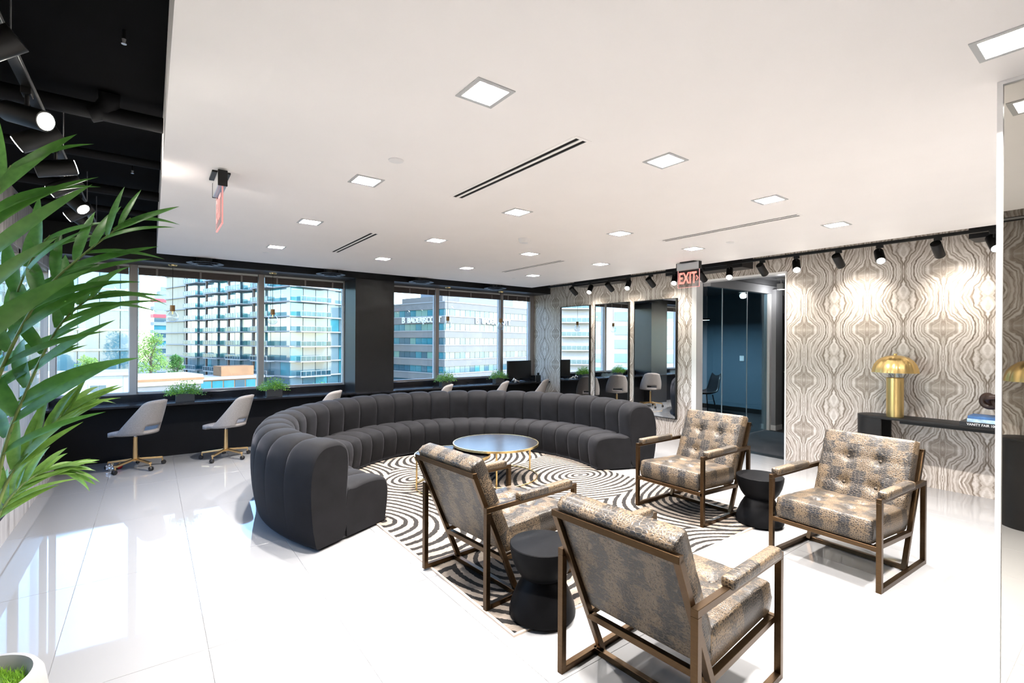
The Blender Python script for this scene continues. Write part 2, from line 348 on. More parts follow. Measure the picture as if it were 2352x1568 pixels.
# ceiling with square holes for downlights and slots for air diffusers
DLU, DLV = [1.13, 2.38, 3.63, 4.86], [.31, 1.71, 3.12, 4.51, 5.95]
VENTS = [(1.79, 1.80, 3.07), (1.75, 4.60, 5.87), (4.25, 1.77, 3.07), (4.27, 4.62, 5.95)]
hs = .080
holes = [(u - hs, u + hs, v - hs, v + hs) for u in DLU for v in DLV] + [(u - .048, u + .048, a, b) for u, a, b in VENTS]
CX0, CX1, CY0, CY1, CT = .055, 5.95, BY, 7.32, PZ - .002
xs = sorted({CX0, CX1} | {h[0] for h in holes} | {h[1] for h in holes}); ys = sorted({CY0, CY1} | {h[2] for h in holes} | {h[3] for h in holes})
m = MB(); idx = {}
def cv(i, j):
    if (i, j) not in idx: idx[(i, j)] = len(m.v); m.v.append((xs[i], ys[j], HC))
    return idx[(i, j)]
for i in range(len(xs) - 1):
    for j in range(len(ys) - 1):
        mx_, my_ = (xs[i] + xs[i + 1]) / 2, (ys[j] + ys[j + 1]) / 2
        if any(a < mx_ < b and c < my_ < d for a, b, c, d in holes): continue
        m.f.append((cv(i, j), cv(i, j + 1), cv(i + 1, j + 1), cv(i + 1, j))); m.mi.append(0)
a = [(CX0, CY0), (CX1, CY0), (CX1, CY1), (CX0, CY1)]
for k in range(4):
    p, q = a[k], a[(k + 1) % 4]; m.add([(*p, HC), (*q, HC), (*q, CT), (*p, CT)], [(0, 1, 2, 3)])
m.add([(x, y, CT) for x, y in a], [(0, 1, 2, 3)])
me = bpy.data.meshes.new('ceiling'); me.from_pydata(m.v, [], m.f); me.materials.append(MT['ceil']); struct(obj('ceiling', me))
struct(MB().box(LX - .3, WX + .3, BY - .2, WY + .1, PZ, PZ + .3).build('ceiling_plenum', 'plenum'))

# walls
m = MB(); X0, X1 = WX, WX + .14
m.box(X0, X1, BY, 2.956, 0, PZ).box(X0, X1, 4.332, WY + .04, 0, PZ).box(X0, X1, 2.956, 4.332, 2.50, PZ)
struct(m.build('wall_right', 'agate'))
m = MB().box(6.725, 6.90, 4.257, 4.335, 0, 2.50).box(6.728, 6.90, 2.956, 4.257, 2.472, 2.50).box(6.728, 6.90, 2.945, 2.962, 0, 2.50)
struct(m.build('trim_1', 'white'))
struct(MB().box(LX - .3, WX + .3, BY - .15, BY, 0, PZ).build('wall_back', 'white'))
m = MB().box(LX - .2, -.72, BY, 1.55, 0, PZ)
struct(m.build('wall_left_near', 'agate'))
m = MB().box(LX - .14, LX, 1.55, WY + .1, 0, .80).box(LX - .14, LX, 1.55, WY + .1, 2.42, PZ).box(LX - .14, LX, 1.55, 2.5, .8, 2.42)
struct(m.build('wall_left', 'streak'))
# low plinth along the left window
m = MB().box(LX, -.885, 2.9, 7.62, 0, .205); p = struct(m.build('trim_2', 'streak'))
MB().box(LX, -.880, 2.9, 7.62, .205, .216).build('cap', 'blackmetal', p); MB().box(LX, -.890, 2.9, 7.62, 0, .012).build('shadow_gap', 'blackmetal', p)
# left windows
for n_, (a, b) in enumerate([(2.5, 5.02), (5.02, 6.62), (6.62, 8.28)]):
    m = MB().box(LX - .09, LX - .02, a, a + .035, .80, 2.42).box(LX - .09, LX - .02, b - .035, b, .80, 2.42).box(LX - .09, LX - .02, a, b, .80, .845).box(LX - .09, LX - .02, a, b, 2.375, 2.42)
    wo = struct(m.build('window_%d' % (n_ + 7), 'alu')); MB().box(LX - .06, LX - .054, a + .03, b - .03, .84, 2.38).build('pane', 'glass', wo)
# window wall: knee wall, sill, bulkhead, column, bays
struct(MB().box(LX - .14, WX, 7.90, 8.38, 0, .68).build('wall_window_knee', 'knee'))
struct(MB().box(LX, WX, 8.17, 8.38, .68, .812).build('trim_3', 'counter', bevel=.004))
m = MB().box(LX, WX, 7.68, 8.38, 2.55, PZ); struct(m.build('wall_window_bulkhead', 'blackpaint'))
struct(MB().box(2.62, 3.27, 7.68, 8.40, 0, 2.56).build('wall_column', 'charcoal'))
bays = [(-1.0, -.185), (-.185, 1.355), (1.355, 2.62), (3.27, 4.37), (4.37, 5.88), (5.88, 6.75)]
for n_, (a, b) in enumerate(bays):
    la, lb = a + (.037 if n_ in (1, 2, 4, 5) else .05), b - (.037 if n_ in (0, 1, 3, 4) else (.11 if n_ == 5 else .012))
    if n_ == 3: la = a + .012
    m = MB().box(a, la, 8.22, 8.34, .81, 2.55).box(lb, b, 8.22, 8.34, .81, 2.55).box(la, lb, 8.24, 8.33, .81, .835).box(la, lb, 8.24, 8.33, 2.52, 2.55)
    wo = struct(m.build('window_%d' % (n_ + 1), 'alu'))
    MB().box(la, la + .012, 8.265, 8.30, .835, 2.52).box(lb - .012, lb, 8.265, 8.30, .835, 2.52).box(la, lb, 8.265, 8.30, .830, .842).build('gasket', 'aluw', wo)
    MB().box(la, lb, 8.285, 8.291, .835, 2.52).build('pane', 'glass', wo)
    MB().box(la + .01, lb - .01, 8.225, 8.262, 2.515, 2.548).build('head_rail', 'aluw', wo)
    # raised venetian blind
    names = ['over the corner pane behind the palm', 'over the pane facing the tree', 'over the pane beside the column on the palm side', 'over the pane beside the column on the monitor side', 'over the wide pane facing the office block', 'over the pane above the monitor']
    t = thing('raised_blind', 'brown venetian blind pulled up ' + names[n_], 'blind', ((la + lb) / 2, 8.235, 2.43), group='raised window blinds')
    hw = (lb - la) / 2 - .015
    mm = MB()
    for k in range(8): mm.box(-hw, hw, -.026 + .003 * (k % 2), .022, .006 + k * .0105, .0135 + k * .0105)
    mm.build('slat_stack', 'blind', t); MB().box(-hw, hw, -.028, .024, -.010, .004).build('bottom_rail', 'blind', t, bevel=.003)
    for q in (-.72, -.02, .7):
        MB().box(q * hw - .012, q * hw + .012, -.031, -.0285, -.012, .092).build('ladder_tape', 'blindtape', t)
# door trim and hallway
struct(MB().box(WX + .14, 12.2, 1.2, 8.3, -.12, -.002).build('floor_hall', 'carpet'))
struct(MB().box(WX, WX + .16, 2.96, 4.26, -.02, .001).build('trim_4', 'blackmetal'))
struct(MB().box(WX + .14, 12.2, 1.2, 8.3, 2.66, 2.8).build('ceiling_hall', 'hallceil'))
struct(MB().box(10.62, 10.75, 4.30, 8.3, 0, 2.66).build('wall_meeting_room', 'bluewall'))
struct(MB().box(10.60, 10.62, 4.30, 8.2, 0, .10).build('baseboard_meeting_room', 'blackmetal'))
struct(MB().box(6.89, 10.7, 8.2, 8.3, 0, 2.66).build('wall_meeting_back', 'bluewall'))
struct(MB().box(6.89, 12.2, 1.1, 1.2, 0, 2.66).build('wall_hall_right', 'hallwall'))
struct(MB().box(12.1, 12.2, 1.2, 4.3, 0, 2.66).build('wall_hall_end', 'hallwall'))
struct(MB().box(6.89, 12.2, 4.12, 4.24, 2.42, 2.56).build('trim_5', 'hallwall'))
struct(MB().box(6.89, 12.2, 4.14, 4.22, 2.56, 2.66).build('wall_hall_header', 'hallceil'))
struct(MB().box(8.80, 8.86, 4.13, 4.23, 0, 2.42).build('trim_6', 'white'))
struct(MB().box(8.86, 9.10, 4.05, 4.29, 0, 2.50).build('wall_hall_pier', 'hallwall'))
struct(MB().box(8.855, 9.105, 4.045, 4.295, 0, .09).build('baseboard_pier', 'white'))
d1 = struct(MB().box(9.22, 10.22, 4.16, 4.21, .01, 2.10).build('door_1', 'blackpaint'))
MB().cyl((9.30, 4.16, 1.02), (9.30, 4.10, 1.02), .012).bar((9.29, 4.105, 1.02), (9.42, 4.105, 1.02), .018).build('handle', 'chrome', d1)
struct(MB().box(9.10, 9.22, 4.13, 4.23, 0, 2.42).build('trim_7', 'white')); struct(MB().box(9.22, 12.1, 4.15, 4.22, 2.10, 2.42).box(10.22, 12.1, 4.15, 4.22, 0, 2.10).build('wall_hall_left', 'hallceil'))
t = thing('glass_partition', 'frameless tinted glass partition of the dim meeting room beyond the doorway', 'glass partition', (6.9, 4.18, 0))
for a, b in [(0, .42), (.426, 1.20), (1.206, 1.90)]: MB().box(a, b, -.005, .005, .01, 2.42).build('glass_panel', 'pglass', t)
for a in (.418, 1.198): MB().box(a, a + .010, -.006, .006, .01, 2.42).build('panel_joint', 'aluw', t)
MB().cyl((1.30, -.02, .14), (1.30, -.055, .14), .016).build('floor_stop', 'chrome', t)

# plenum services: black pipes and duct
for k, (v, z, r, x1) in enumerate([(2.05, 2.80, .055, .0), (3.55, 2.82, .045, .35), (4.45, 2.84, .03, .35), (5.35, 2.82, .04, .35), (6.25, 2.84, .03, .35)]):
    tag(MB().cyl((LX, v, z), (x1 + .35, v, z), r, n=14).build('ceiling_pipe', 'pipe', smooth=.6), ['thick black pipe ending at the white ceiling edge', 'black duct pipe with elbow crossing above the hung light track', 'thin black pipe crossing the dark ceiling over the palm', 'medium black pipe crossing the dark ceiling near the window', 'thin black pipe closest to the window bulkhead'][k], 'pipe', 'black pipes in the open ceiling')
tag(MB().tube([(-.28, 3.55, 2.80), (-.22, 3.55, 2.83), (-.19, 3.52, 2.87), (-.19, 3.50, 2.92)], .05, 12).build('pipe_elbow', 'pipe', smooth=True), 'black pipe elbow rising into the dark open ceiling', 'pipe')
for k, (u, v) in enumerate([(-.10, 2.75), (-.12, 4.85)]):
    t = thing('sprinkler', ['pendent sprinkler in the dark ceiling beside the light track', 'pendent sprinkler in the dark ceiling near the palm top'][k], 'sprinkler', (u, v, PZ), group='dark ceiling sprinklers')
    MB().cyl((0, 0, 0), (0, 0, -.04), .007).build('pipe_drop', 'blackmetal', t); MB().cyl((0, 0, -.04), (0, 0, -.06), .008, .005).cyl((0, 0, -.06), (0, 0, -.062), .010).build('head', 'steel', t)
for k, (a, b, z) in enumerate([(5.55, 6.66, 2.60), (3.40, 4.62, 2.585), (.2, 1.12, 2.585)]):
    tag(MB().box(6.45, WX - .001, a, b, z, PZ).build('ceiling_duct', 'blackpaint'), ['black boxed duct against wallpaper above the middle wall mirror', 'black boxed duct against wallpaper over the doorway', 'black boxed duct against wallpaper near the tall mirror panel'][k], 'duct', 'black ducts above the wall track')

# ------------------------------------------------------------------ ceiling fittings
def downlight():
    t = thing('recessed_downlight', 'square recessed white downlight glowing in the white ceiling', 'downlight', (0, 0, 0), group='square downlights in the white ceiling')
    a, b = .092, .072
    ring = [(-a, -a), (a, -a), (a, a), (-a, a)]; rin = [(-b, -b), (b, -b), (b, b), (-b, b)]
    m = MB(); m.add([(*p, -.004) for p in ring] + [(*p, -.004) for p in rin] + [(*p, 0.0005) for p in ring] + [(*p, .004) for p in rin],
                    [(k, (k + 1) % 4, 4 + (k + 1) % 4, 4 + k) for k in range(4)] + [(k, 8 + k, 8 + (k + 1) % 4, (k + 1) % 4) for k in range(4)] + [(4 + k, 4 + (k + 1) % 4, 12 + (k + 1) % 4, 12 + k) for k in range(4)])
    m.build('trim_frame', 'dltrim', t)
    c = .040; top = [(-c, -c), (c, -c), (c, c), (-c, c)]
    m = MB(); m.add([(*p, .002) for p in rin] + [(*p, .085) for p in top], [(k, (k + 1) % 4, 4 + (k + 1) % 4, 4 + k) for k in range(4)]); m.build('reflector', 'reflector', t)
    m = MB(); m.add([(*p, .085) for p in top], [(0, 1, 2, 3)]); m.build('lens', 'lens', t)
    lamp('light', 'AREA', DOWN_W, t, (0, 0, .078), color=(1, .95, .91), shape='SQUARE', size=.075, spread=math.radians(150))
    return t
proto = downlight(); first = True
for u in DLU:
    for v in DLV:
        o = proto if first else dup(proto); first = False; o.location = (u, v, HC)
for k, (u, a, b) in enumerate(VENTS):
    lab = ['long two-slot air diffuser parallel to the round cover plate', 'two-slot air diffuser in the white ceiling near the windows and palm', 'two-slot air diffuser in the white ceiling before the doorway', 'two-slot air diffuser in the white ceiling nearest the mirrors'][k]
    t = thing('slot_diffuser', lab, 'air vent', (u, a, HC), group='slot diffusers'); L = b - a
    MB().box(-.048, .048, 0, L, .002, .03).build('dark_plenum', 'dark', t)
    m = MB()
    for p, q in [(-.060, -.038), (-.010, .010), (.038, .060)]: m.box(p, q, 0, L, -.002, .0015)
    m.box(-.055, .055, -.02, .0, -.002, .0015).box(-.055, .055, L, L + .02, -.002, .0015); m.build('slot_frame', 'ceil', t)
for k, (u, v, r, h, lab) in enumerate([(1.14, 2.66, .045, .008, 'flat round white cover plate between two downlights'), (3.05, 3.88, .06, .045, 'domed white smoke detector in the middle of the white ceiling'), (4.85, 2.68, .045, .012, 'small round white sprinkler cover near the exit sign'), (4.83, 6.42, .04, .008, 'small round white sprinkler cover near the bulkhead by the mirrors'), (1.10, 6.39, .04, .008, 'small round white sprinkler cover near the bulkhead on the palm side')]):
    tag(MB().lathe([(1e-6, -h), (r * .7, -h), (r * .95, -h * .5), (r, 0.0)], 28, (u, v, HC)).build('ceiling_disc', 'white', smooth=.7), lab, 'smoke detector' if k == 1 else 'cover plate')
for k, (u, v) in enumerate([(.57, 7.46), (2.17, 7.46), (3.66, 7.46), (5.18, 7.46)]):
    lab = ['round black ceiling diffuser near the pendant over the first planter', 'round black ceiling diffuser next to the column on the palm side', 'round black ceiling diffuser next to the column on the monitor side', 'round black ceiling diffuser closest to the monitor corner'][k]
    t = thing('round_diffuser', lab, 'air vent', (u, v, 2.53), group='round black diffusers')
    m = MB()
    for r0, r1, z in [(.21, .15, 0), (.15, .09, -.014), (.09, .03, -.026)]: m.lathe([(r0, z + .012), (r0, z + .016), (r1 + .005, z + .03), (r1, z + .026), (r0 - .01, z + .010)], 30, closed=True)
    m.build('cone_rings', 'blackpaint', t, smooth=.6); MB().cyl((0, 0, .0), (0, 0, .38), .10, n=20).build('duct_collar', 'blackpaint', t, smooth=.6)
# exit signs
def exit_sign(label, loc, rz, arrow, ink='exitred'):
    t = thing('exit_sign', label, 'exit sign', loc, rz)
    MB().box(-.10, .10, -.05, .05, -.012, 0).build('canopy', 'blackmetal', t)
    MB().box(-.165, .165, -.024, .024, -.105, -.012).build('housing', 'steel', t, bevel=.005)
    for s in (-1, 1): MB().box(s * .165 - .006, s * .165 + .006, -.026, .026, -.107, -.010).build('end_cap', 'blackmetal', t, bevel=.003)
    MB().box(-.158, .158, -.004, .004, -.335, -.105).build('acrylic_panel', 'acrylic', t)
    m = MB()
    for a, b, c, d in [(-.158, .158, -.335, -.330), (-.158, -.153, -.335, -.105), (.153, .158, -.335, -.105)]: m.box(a, b, -.0045, .0045, c, d)
    m.build('lit_edge', 'redtext', t)
    for s in (-1,):
        me = text_mesh('EXIT', .205, ink, .0006, True)
        o = obj('lettering', me, t); o.matrix_local = basis((-s, 0, 0), (0, 0, 1), (-s * -.012, s * .006, -.218)) @ Matrix.Diagonal((.62, 1, 1, 1))
        if arrow:
            q = MB(); x0 = .128
            for z in (-1, 1): q.bar((x0 - .012, 0, z * .030), (x0 + .012, 0, 0), .002, .009, (0, 1, 0))
            ao = q.build('arrow', 'exitred', t); ao.matrix_local = Matrix.Rotation(0 if s < 0 else PI, 4, 'Z') @ Matrix.Translation((0, -.006, -.218))
    return t
exit_sign('red EXIT sign with arrow hanging before the patterned wall', (5.60, 3.66, HC), -PI / 2, True)
exit_sign('red edge-lit EXIT sign seen edge-on near the white ceiling border', (.35, 3.60, HC), -PI / 2, False, 'redtext')

# track lights
def track_head(label, loc, aim, lit, group, watt, blackcap=True):
    t = thing('track_spotlight', label, 'spotlight', loc, 0, group)
    MB().box(-.016, .016, -.03, .03, -.030, 0).build('adapter', 'steel' if not blackcap else 'blackmetal', t, bevel=.003)
    MB().cyl((0, 0, -.03), (0, 0, -.075), .008, n=10).build('stem', 'blackmetal', t)
    d = Vector(aim).normalized(); c = Vector((0, 0, -.115)); a, b = c - d * .085, c + d * .085
    MB().cyl(a, b, .043, n=24).build('can', 'blackmetal', t, smooth=.6, bevel=.002)
    MB().cyl(b - d * .001, b + d * .0025, .035, n=24).build('lens', 'spotlens', t)
    q = d.to_track_quat('-Z', 'Y').to_euler()
    lamp('light', 'SPOT', watt, t, tuple(b + d * .006), q, color=(1, .93, .84), spot_size=math.radians(78 if not lit else 70), spot_blend=.9, shadow_soft_size=.03)
    return t
t = thing('light_track', 'black ceiling track running along the patterned wall', 'light track', (6.15, 0, 2.585))
MB().box(-.017, .017, -1.5, 7.05, 0, .03).build('rail', 'blackmetal', t)
for v in (-.6, 1.0, 2.6, 4.2, 5.8, 6.9): MB().cyl((0, v, .03), (0, v, PZ - 2.585), .003, n=6).build('hanger', 'blackmetal', t)
wallv = [.47, 1.29, 2.14, 2.98, 3.81, 4.67, 5.50, 6.36]; roomv = [.90, 1.76, 2.58, 3.41, 4.25, 5.11, 5.95]
for k, v in enumerate(wallv):
    track_head('black track spotlight aimed at the patterned wall', (6.15, v, 2.585), (.62, -.04, -.50), False, 'wall track spotlights aimed at the wall', SPOT_W)
for k, v in enumerate(roomv):
    track_head('track spotlight glaring into the room from the wall track', (6.15, v, 2.585), (-.62, -.30, -.66), True, 'wall track spotlights aimed into the room', SPOT_ROOM_W)
t = thing('light_track', 'black ceiling track hung by thin rods above the palm', 'light track', (-.42, 0, 2.60))
MB().box(-.017, .017, .5, 6.2, 0, .032).build('rail', 'blackmetal', t); MB().box(-.019, -.017, .5, 6.2, .008, .026).box(.017, .019, .5, 6.2, .008, .026).build('side_slot', 'steel', t)
for v in (1.2, 2.55, 3.9, 5.25, 6.1): MB().cyl((0, v, .03), (0, v, PZ - 2.60), .003, n=6).build('hanger', 'steel', t)
for k, (v, aim) in enumerate([(1.6, (-.7, .2, -.5)), (2.25, (-.75, .15, -.55)), (2.85, (.70, -.55, -.25)), (3.12, (-.80, .1, -.5)), (3.62, (.93, .10, .30)), (4.0, (-.8, .1, -.55)), (4.42, (.55, -.45, -.6)), (4.75, (-.8, .1, -.55)), (5.2, (.75, .5, -.5)), (5.65, (-.8, .1, -.55))]):
    left = aim[0] < 0
    track_head('black track spotlight over the palm aimed at the window side' if left else 'black track spotlight over the palm aimed into the room', (-.42, v, 2.60), aim, not left, 'hung track spotlights towards the window' if left else 'hung track spotlights towards the room', 14)
# pendants
def pendant():
    t = thing('pendant_lamp', 'clear globe pendant lamp with wooden cap hanging before the window', 'pendant lamp', (0, 0, 2.55), group='globe pendants along the window counter')
    MB().lathe([(1e-6, -.018), (.045, -.016), (.055, 0)], 24).build('canopy', 'gold', t, smooth=.7); MB().cyl((0, 0, -.015), (0, 0, -.54), .003, n=6).build('cord', 'blackmetal', t)
    MB().cyl((0, 0, -.54), (0, 0, -.62), .030, n=20).build('cap', 'pcap', t, smooth=.6, bevel=.002)
    MB().lathe([(.022, -.615), (.040, -.63), (.062, -.665), (.068, -.70), (.060, -.735), (.036, -.76), (1e-6, -.768)], 24).build('globe', 'clear', t, smooth=True)
    MB().cyl((0, 0, -.62), (0, 0, -.66), .008, n=8).build('bulb_stem', 'gold', t)
    return t
MT['pcap'] = mat('pendant_wood', (.306, .1445, .0382), .45, var=.2, vscale=20)
pr = pendant()
for k, (u, v) in enumerate([(.235, 7.92), (1.46, 7.92), (4.43, 7.92), (5.64, 7.92)]):
    o = pr if k == 0 else dup(pr); o.location = (u, v, 2.55)
    o['label'] = ['clear globe pendant lamp above the first counter planter by the palm', 'clear globe pendant lamp next to the black column on the palm side', 'clear globe pendant lamp next to the black column on the monitor side', 'clear globe pendant lamp closest to the monitor'][k]
# hallway light and meeting room
t = thing('hall_light', 'small white box light on a round canopy at the hallway ceiling', 'ceiling light', (8.6, 3.85, 2.66)); MB().cyl((0, 0, 0), (0, 0, -.03), .07, n=24).build('canopy', 'white', t); MB().cyl((0, 0, -.03), (0, 0, -.10), .006).build('stem', 'white', t); MB().box(-.05, .05, -.05, .05, -.20, -.10).build('box', 'white', t, bevel=.003)
lamp('light', 'POINT', 4, t, (0, 0, -.26), shadow_soft_size=.05)
t = thing('reflection_bar', 'thin white glowing bar added for a lamp reflection at the meeting room glass', 'pendant lamp', (8.9, 5.7, 2.0))  # added glowing bar in place of a lamp's reflection, also brightens the room
MT['barglow'] = mat('reflection_bar_glow', (1, 1, 1), .5, emit=(1, 1, 1), estr=3)
MB().box(-.012, .012, -.35, .35, -.004, 0).build('lens', 'barglow', t); MB().box(-.015, .015, -.35, .35, 0, .03).build('housing', 'blackmetal', t)
for s in (-.3, .3): MB().cyl((0, s, .03), (0, s, .66), .002, n=6).build('wire', 'steel', t)
lamp('light', 'AREA', 52, t, (0, 0, -.01), shape='RECTANGLE', size=.03, size_y=.7, color=(.8, .92, 1))

# ================================================================== FURNITURE
# rug
t = thing('rug', 'cream and black zebra-line rug under the sofa and armchairs', 'rug', (0, 0, 0))
MB().box(1.545, 4.405, 2.03, 6.0, .0005, .012).build('pile', 'rug', t, bevel=.003); m = MB()
for a in [(1.53, 4.42, 2.015, 2.03), (1.53, 4.42, 6.0, 6.015), (1.53, 1.545, 2.03, 6.0), (4.405, 4.42, 2.03, 6.0)]: m.box(*a, .0005, .011)
m.build('binding', 'rugedge', t)
RZ = .012
# curved channel sofa
SCX, SCY = 2.95, 4.60; A0, A1, NCH = math.radians(-23.5), math.radians(205.5), 27
sofa = thing('curved_sofa', 'large curved black velvet channel-tufted sofa around round coffee tables', 'sofa', (SCX, SCY, 0))
def spline(pts, per):
    out = []; n = len(pts)
    for i in range(n - 1):
        p = [pts[max(0, i - 1)], pts[i], pts[i + 1], pts[min(n - 1, i + 2)]]
        for k in range(per):
            t_ = k / per
            out.append(tuple(.5 * (2 * p[1][c] + (p[2][c] - p[0][c]) * t_ + (2 * p[0][c] - 5 * p[1][c] + 4 * p[2][c] - p[3][c]) * t_ ** 2 + (3 * p[1][c] - p[0][c] - 3 * p[2][c] + p[3][c]) * t_ ** 3) for c in range(3)))
    out.append(pts[-1]); return out
def channel(name, prof, half, nt=10):
    """profile of (r, z, groove depth) swept over a small angle, sunk at both edges"""
    prof = spline(prof, 3); N = len(prof); m = MB(); nrm = []
    for i in range(N):
        a, b = prof[max(0, i - 1)], prof[min(N - 1, i + 1)]; d = Vector((b[0] - a[0], b[1] - a[1])).normalized(); nrm.append(Vector((d.y, -d.x)))
    ts = [math.sin(PI / 2 * (2 * k / nt - 1)) for k in range(nt + 1)]
    for t_ in ts:
        g = 1 - math.sqrt(max(0, 1 - abs(t_) ** 3.2))
        for (r, z, w), n in zip(prof, nrm):
            rr, zz = r + n.x * w * g, z + n.y * w * g; a = half * t_ * .998
            m.v.append((rr * math.cos(a), rr * math.sin(a), zz))
    for j in range(nt):
        for i in range(N): k = (i + 1) % N; m.f.append((j * N + i, j * N + k, (j + 1) * N + k, (j + 1) * N + i)); m.mi.append(0)
    for end, sg in ((0, -1), (nt, 1)):   # flat end caps with vertices of their own
        o = len(m.v); m.v += [(x - sg * .00004 * y, y + sg * .0004, z) for x, y, z in m.v[end * N:end * N + N]]
        m.f.append(tuple(o + i for i in (range(N - 1, -1, -1) if sg < 0 else range(N)))); m.mi.append(0)
    return m.mesh(name, 'velvet', smooth=math.radians(60))
half = (A1 - A0) / NCH / 2
bk = channel('back_channel', [(1.95, .022, 0), (1.90, .10, .01), (1.885, .30, .028), (1.865, .50, .036), (1.86, .64, .038), (1.885, .73, .040), (1.96, .785, .042), (2.05, .793, .042), (2.14, .775, .036), (2.21, .70, .022), (2.24, .58, .010), (2.245, .42, .004), (2.228, .22, .001), (2.195, .05, 0), (2.175, .022, 0)], half)
sk = channel('seat_channel', [(1.90, .022, 0), (1.49, .022, 0), (1.465, .04, .012), (1.435, .14, .026), (1.422, .25, .030), (1.43, .325, .032), (1.465, .385, .034), (1.55, .412, .034), (1.68, .42, .032), (1.82, .405, .028), (1.90, .38, .01), (1.915, .20, 0)], half)
for k in range(NCH):
    a = A0 + half * (2 * k + 1); obj('back_channel', bk, sofa, rot=(0, 0, a)); obj('seat_channel', sk, sofa, rot=(0, 0, a))
m = MB(); NA = 60
for k in range(NA + 1):
    a = A0 + .01 + (A1 - A0 - .02) * k / NA
    for r, z in ((1.52, .013), (2.14, .013), (2.14, .06), (1.52, .06)): m.v.append((r * math.cos(a), r * math.sin(a), z))
for k in range(NA):
    for i in range(4): j = (i + 1) % 4; m.f.append((k * 4 + i, k * 4 + j, k * 4 + 4 + j, k * 4 + 4 + i)); m.mi.append(0)
m.f += [(3, 2, 1, 0), tuple(NA * 4 + i for i in range(4))]; m.mi += [0, 0]; m.build('plinth', 'blackpaint', sofa)

# coffee tables
def coffee_table(label, x, y, r, h, legs, rot):
    t = thing('round_coffee_table', label, 'coffee table', (x, y, RZ), rot)
    MB().lathe([(1e-6, h - .014), (r - .006, h - .014), (r - .006, h), (1e-6, h)], 64).build('table_top', 'wood', t, smooth=.5)
    MB().lathe([(r - .006, h - .02), (r + .004, h - .02), (r + .004, h + .003), (r - .006, h + .003)], 64, closed=True).build('rim', 'gold', t, smooth=.5)
    rr = r - .01
    for k in range(legs): a = 2 * PI * k / legs; MB().box(-.007, .007, -.007, .007, 0, h - .02).build('leg', 'gold', t, loc=(rr * math.cos(a), rr * math.sin(a), 0))
    MB().tube([(rr * math.cos(2 * PI * k / 56), rr * math.sin(2 * PI * k / 56), .007) for k in range(56)], .007, 8, True).build('base_ring', 'gold', t, smooth=True)
coffee_table('taller round coffee table with dark wood top and gold rim', 3.17, 4.535, .485, .385, 3, math.radians(-4))
coffee_table('lower round coffee table tucked half under the taller one', 2.585, 4.50, .40, .340, 3, math.radians(50))

# tufted crocodile armchairs
def cushion(name, lx, ly, th, quilt=True, rnd=.03, puff=.018):
    nx = ny = 36; m = MB()
    def smp(n): return [math.sin((2 * k / n - 1) * PI / 2) ** 1 * .55 + (2 * k / n - 1) * .45 for k in range(n + 1)]
    U = smp(nx)
    def prof(x, L):
        e = abs(x) - (L / 2 - rnd); return 1 if e <= 0 else max(0, 1 - (e / rnd) ** 3.5) ** (1 / 3.5)
    for top in (1, 0):
        o = len(m.v)
        for i in range(nx + 1):
            for j in range(ny + 1):
                u, v = U[i], U[j]; x, y = u * lx / 2, v * ly / 2; p = prof(x, lx) * prof(y, ly); z = th / 2 * p
                if top:
                    z += puff * (1 - u ** 4) * (1 - v ** 4)
                    if quilt:
                        dx = min(abs(u - 1 / 3), abs(u + 1 / 3)) * lx / 2; dy = min(abs(v - 1 / 3), abs(v + 1 / 3)) * ly / 2
                        z -= .006 * p * (math.exp(-(dx / .012) ** 2) + math.exp(-(dy / .012) ** 2)) + .030 * math.exp(-(dx * dx + dy * dy) / .032 ** 2)
                else: z = -z
                m.v.append((x, y, z))
        for i in range(nx):
            for j in range(ny):
                q = (o + i * (ny + 1) + j, o + (i + 1) * (ny + 1) + j, o + (i + 1) * (ny + 1) + j + 1, o + i * (ny + 1) + j + 1)
                m.f.append(q if top else q[::-1]); m.mi.append(0)
    return m.mesh(name, 'croc', smooth=True)
T = .030
seat_me = cushion('seat_cushion', .585, .605, .150, rnd=.026, puff=.012); back_me = cushion('back_cushion', .60, .60, .105, rnd=.028)
btn_me = MB().sphere((0, 0, 0), .013, 12, 6, .6).mesh('button', 'croc', True)
pad_me = MB().box(-.235, .235, -.030, .030, -.024, .024).mesh('arm_pad', 'croc', smooth=True, bevel=.014, segs=3)
def bars(name, p, q, t): return MB().bar(p, q, T, T).build(name, 'bronze', t, bevel=.0015, segs=1)
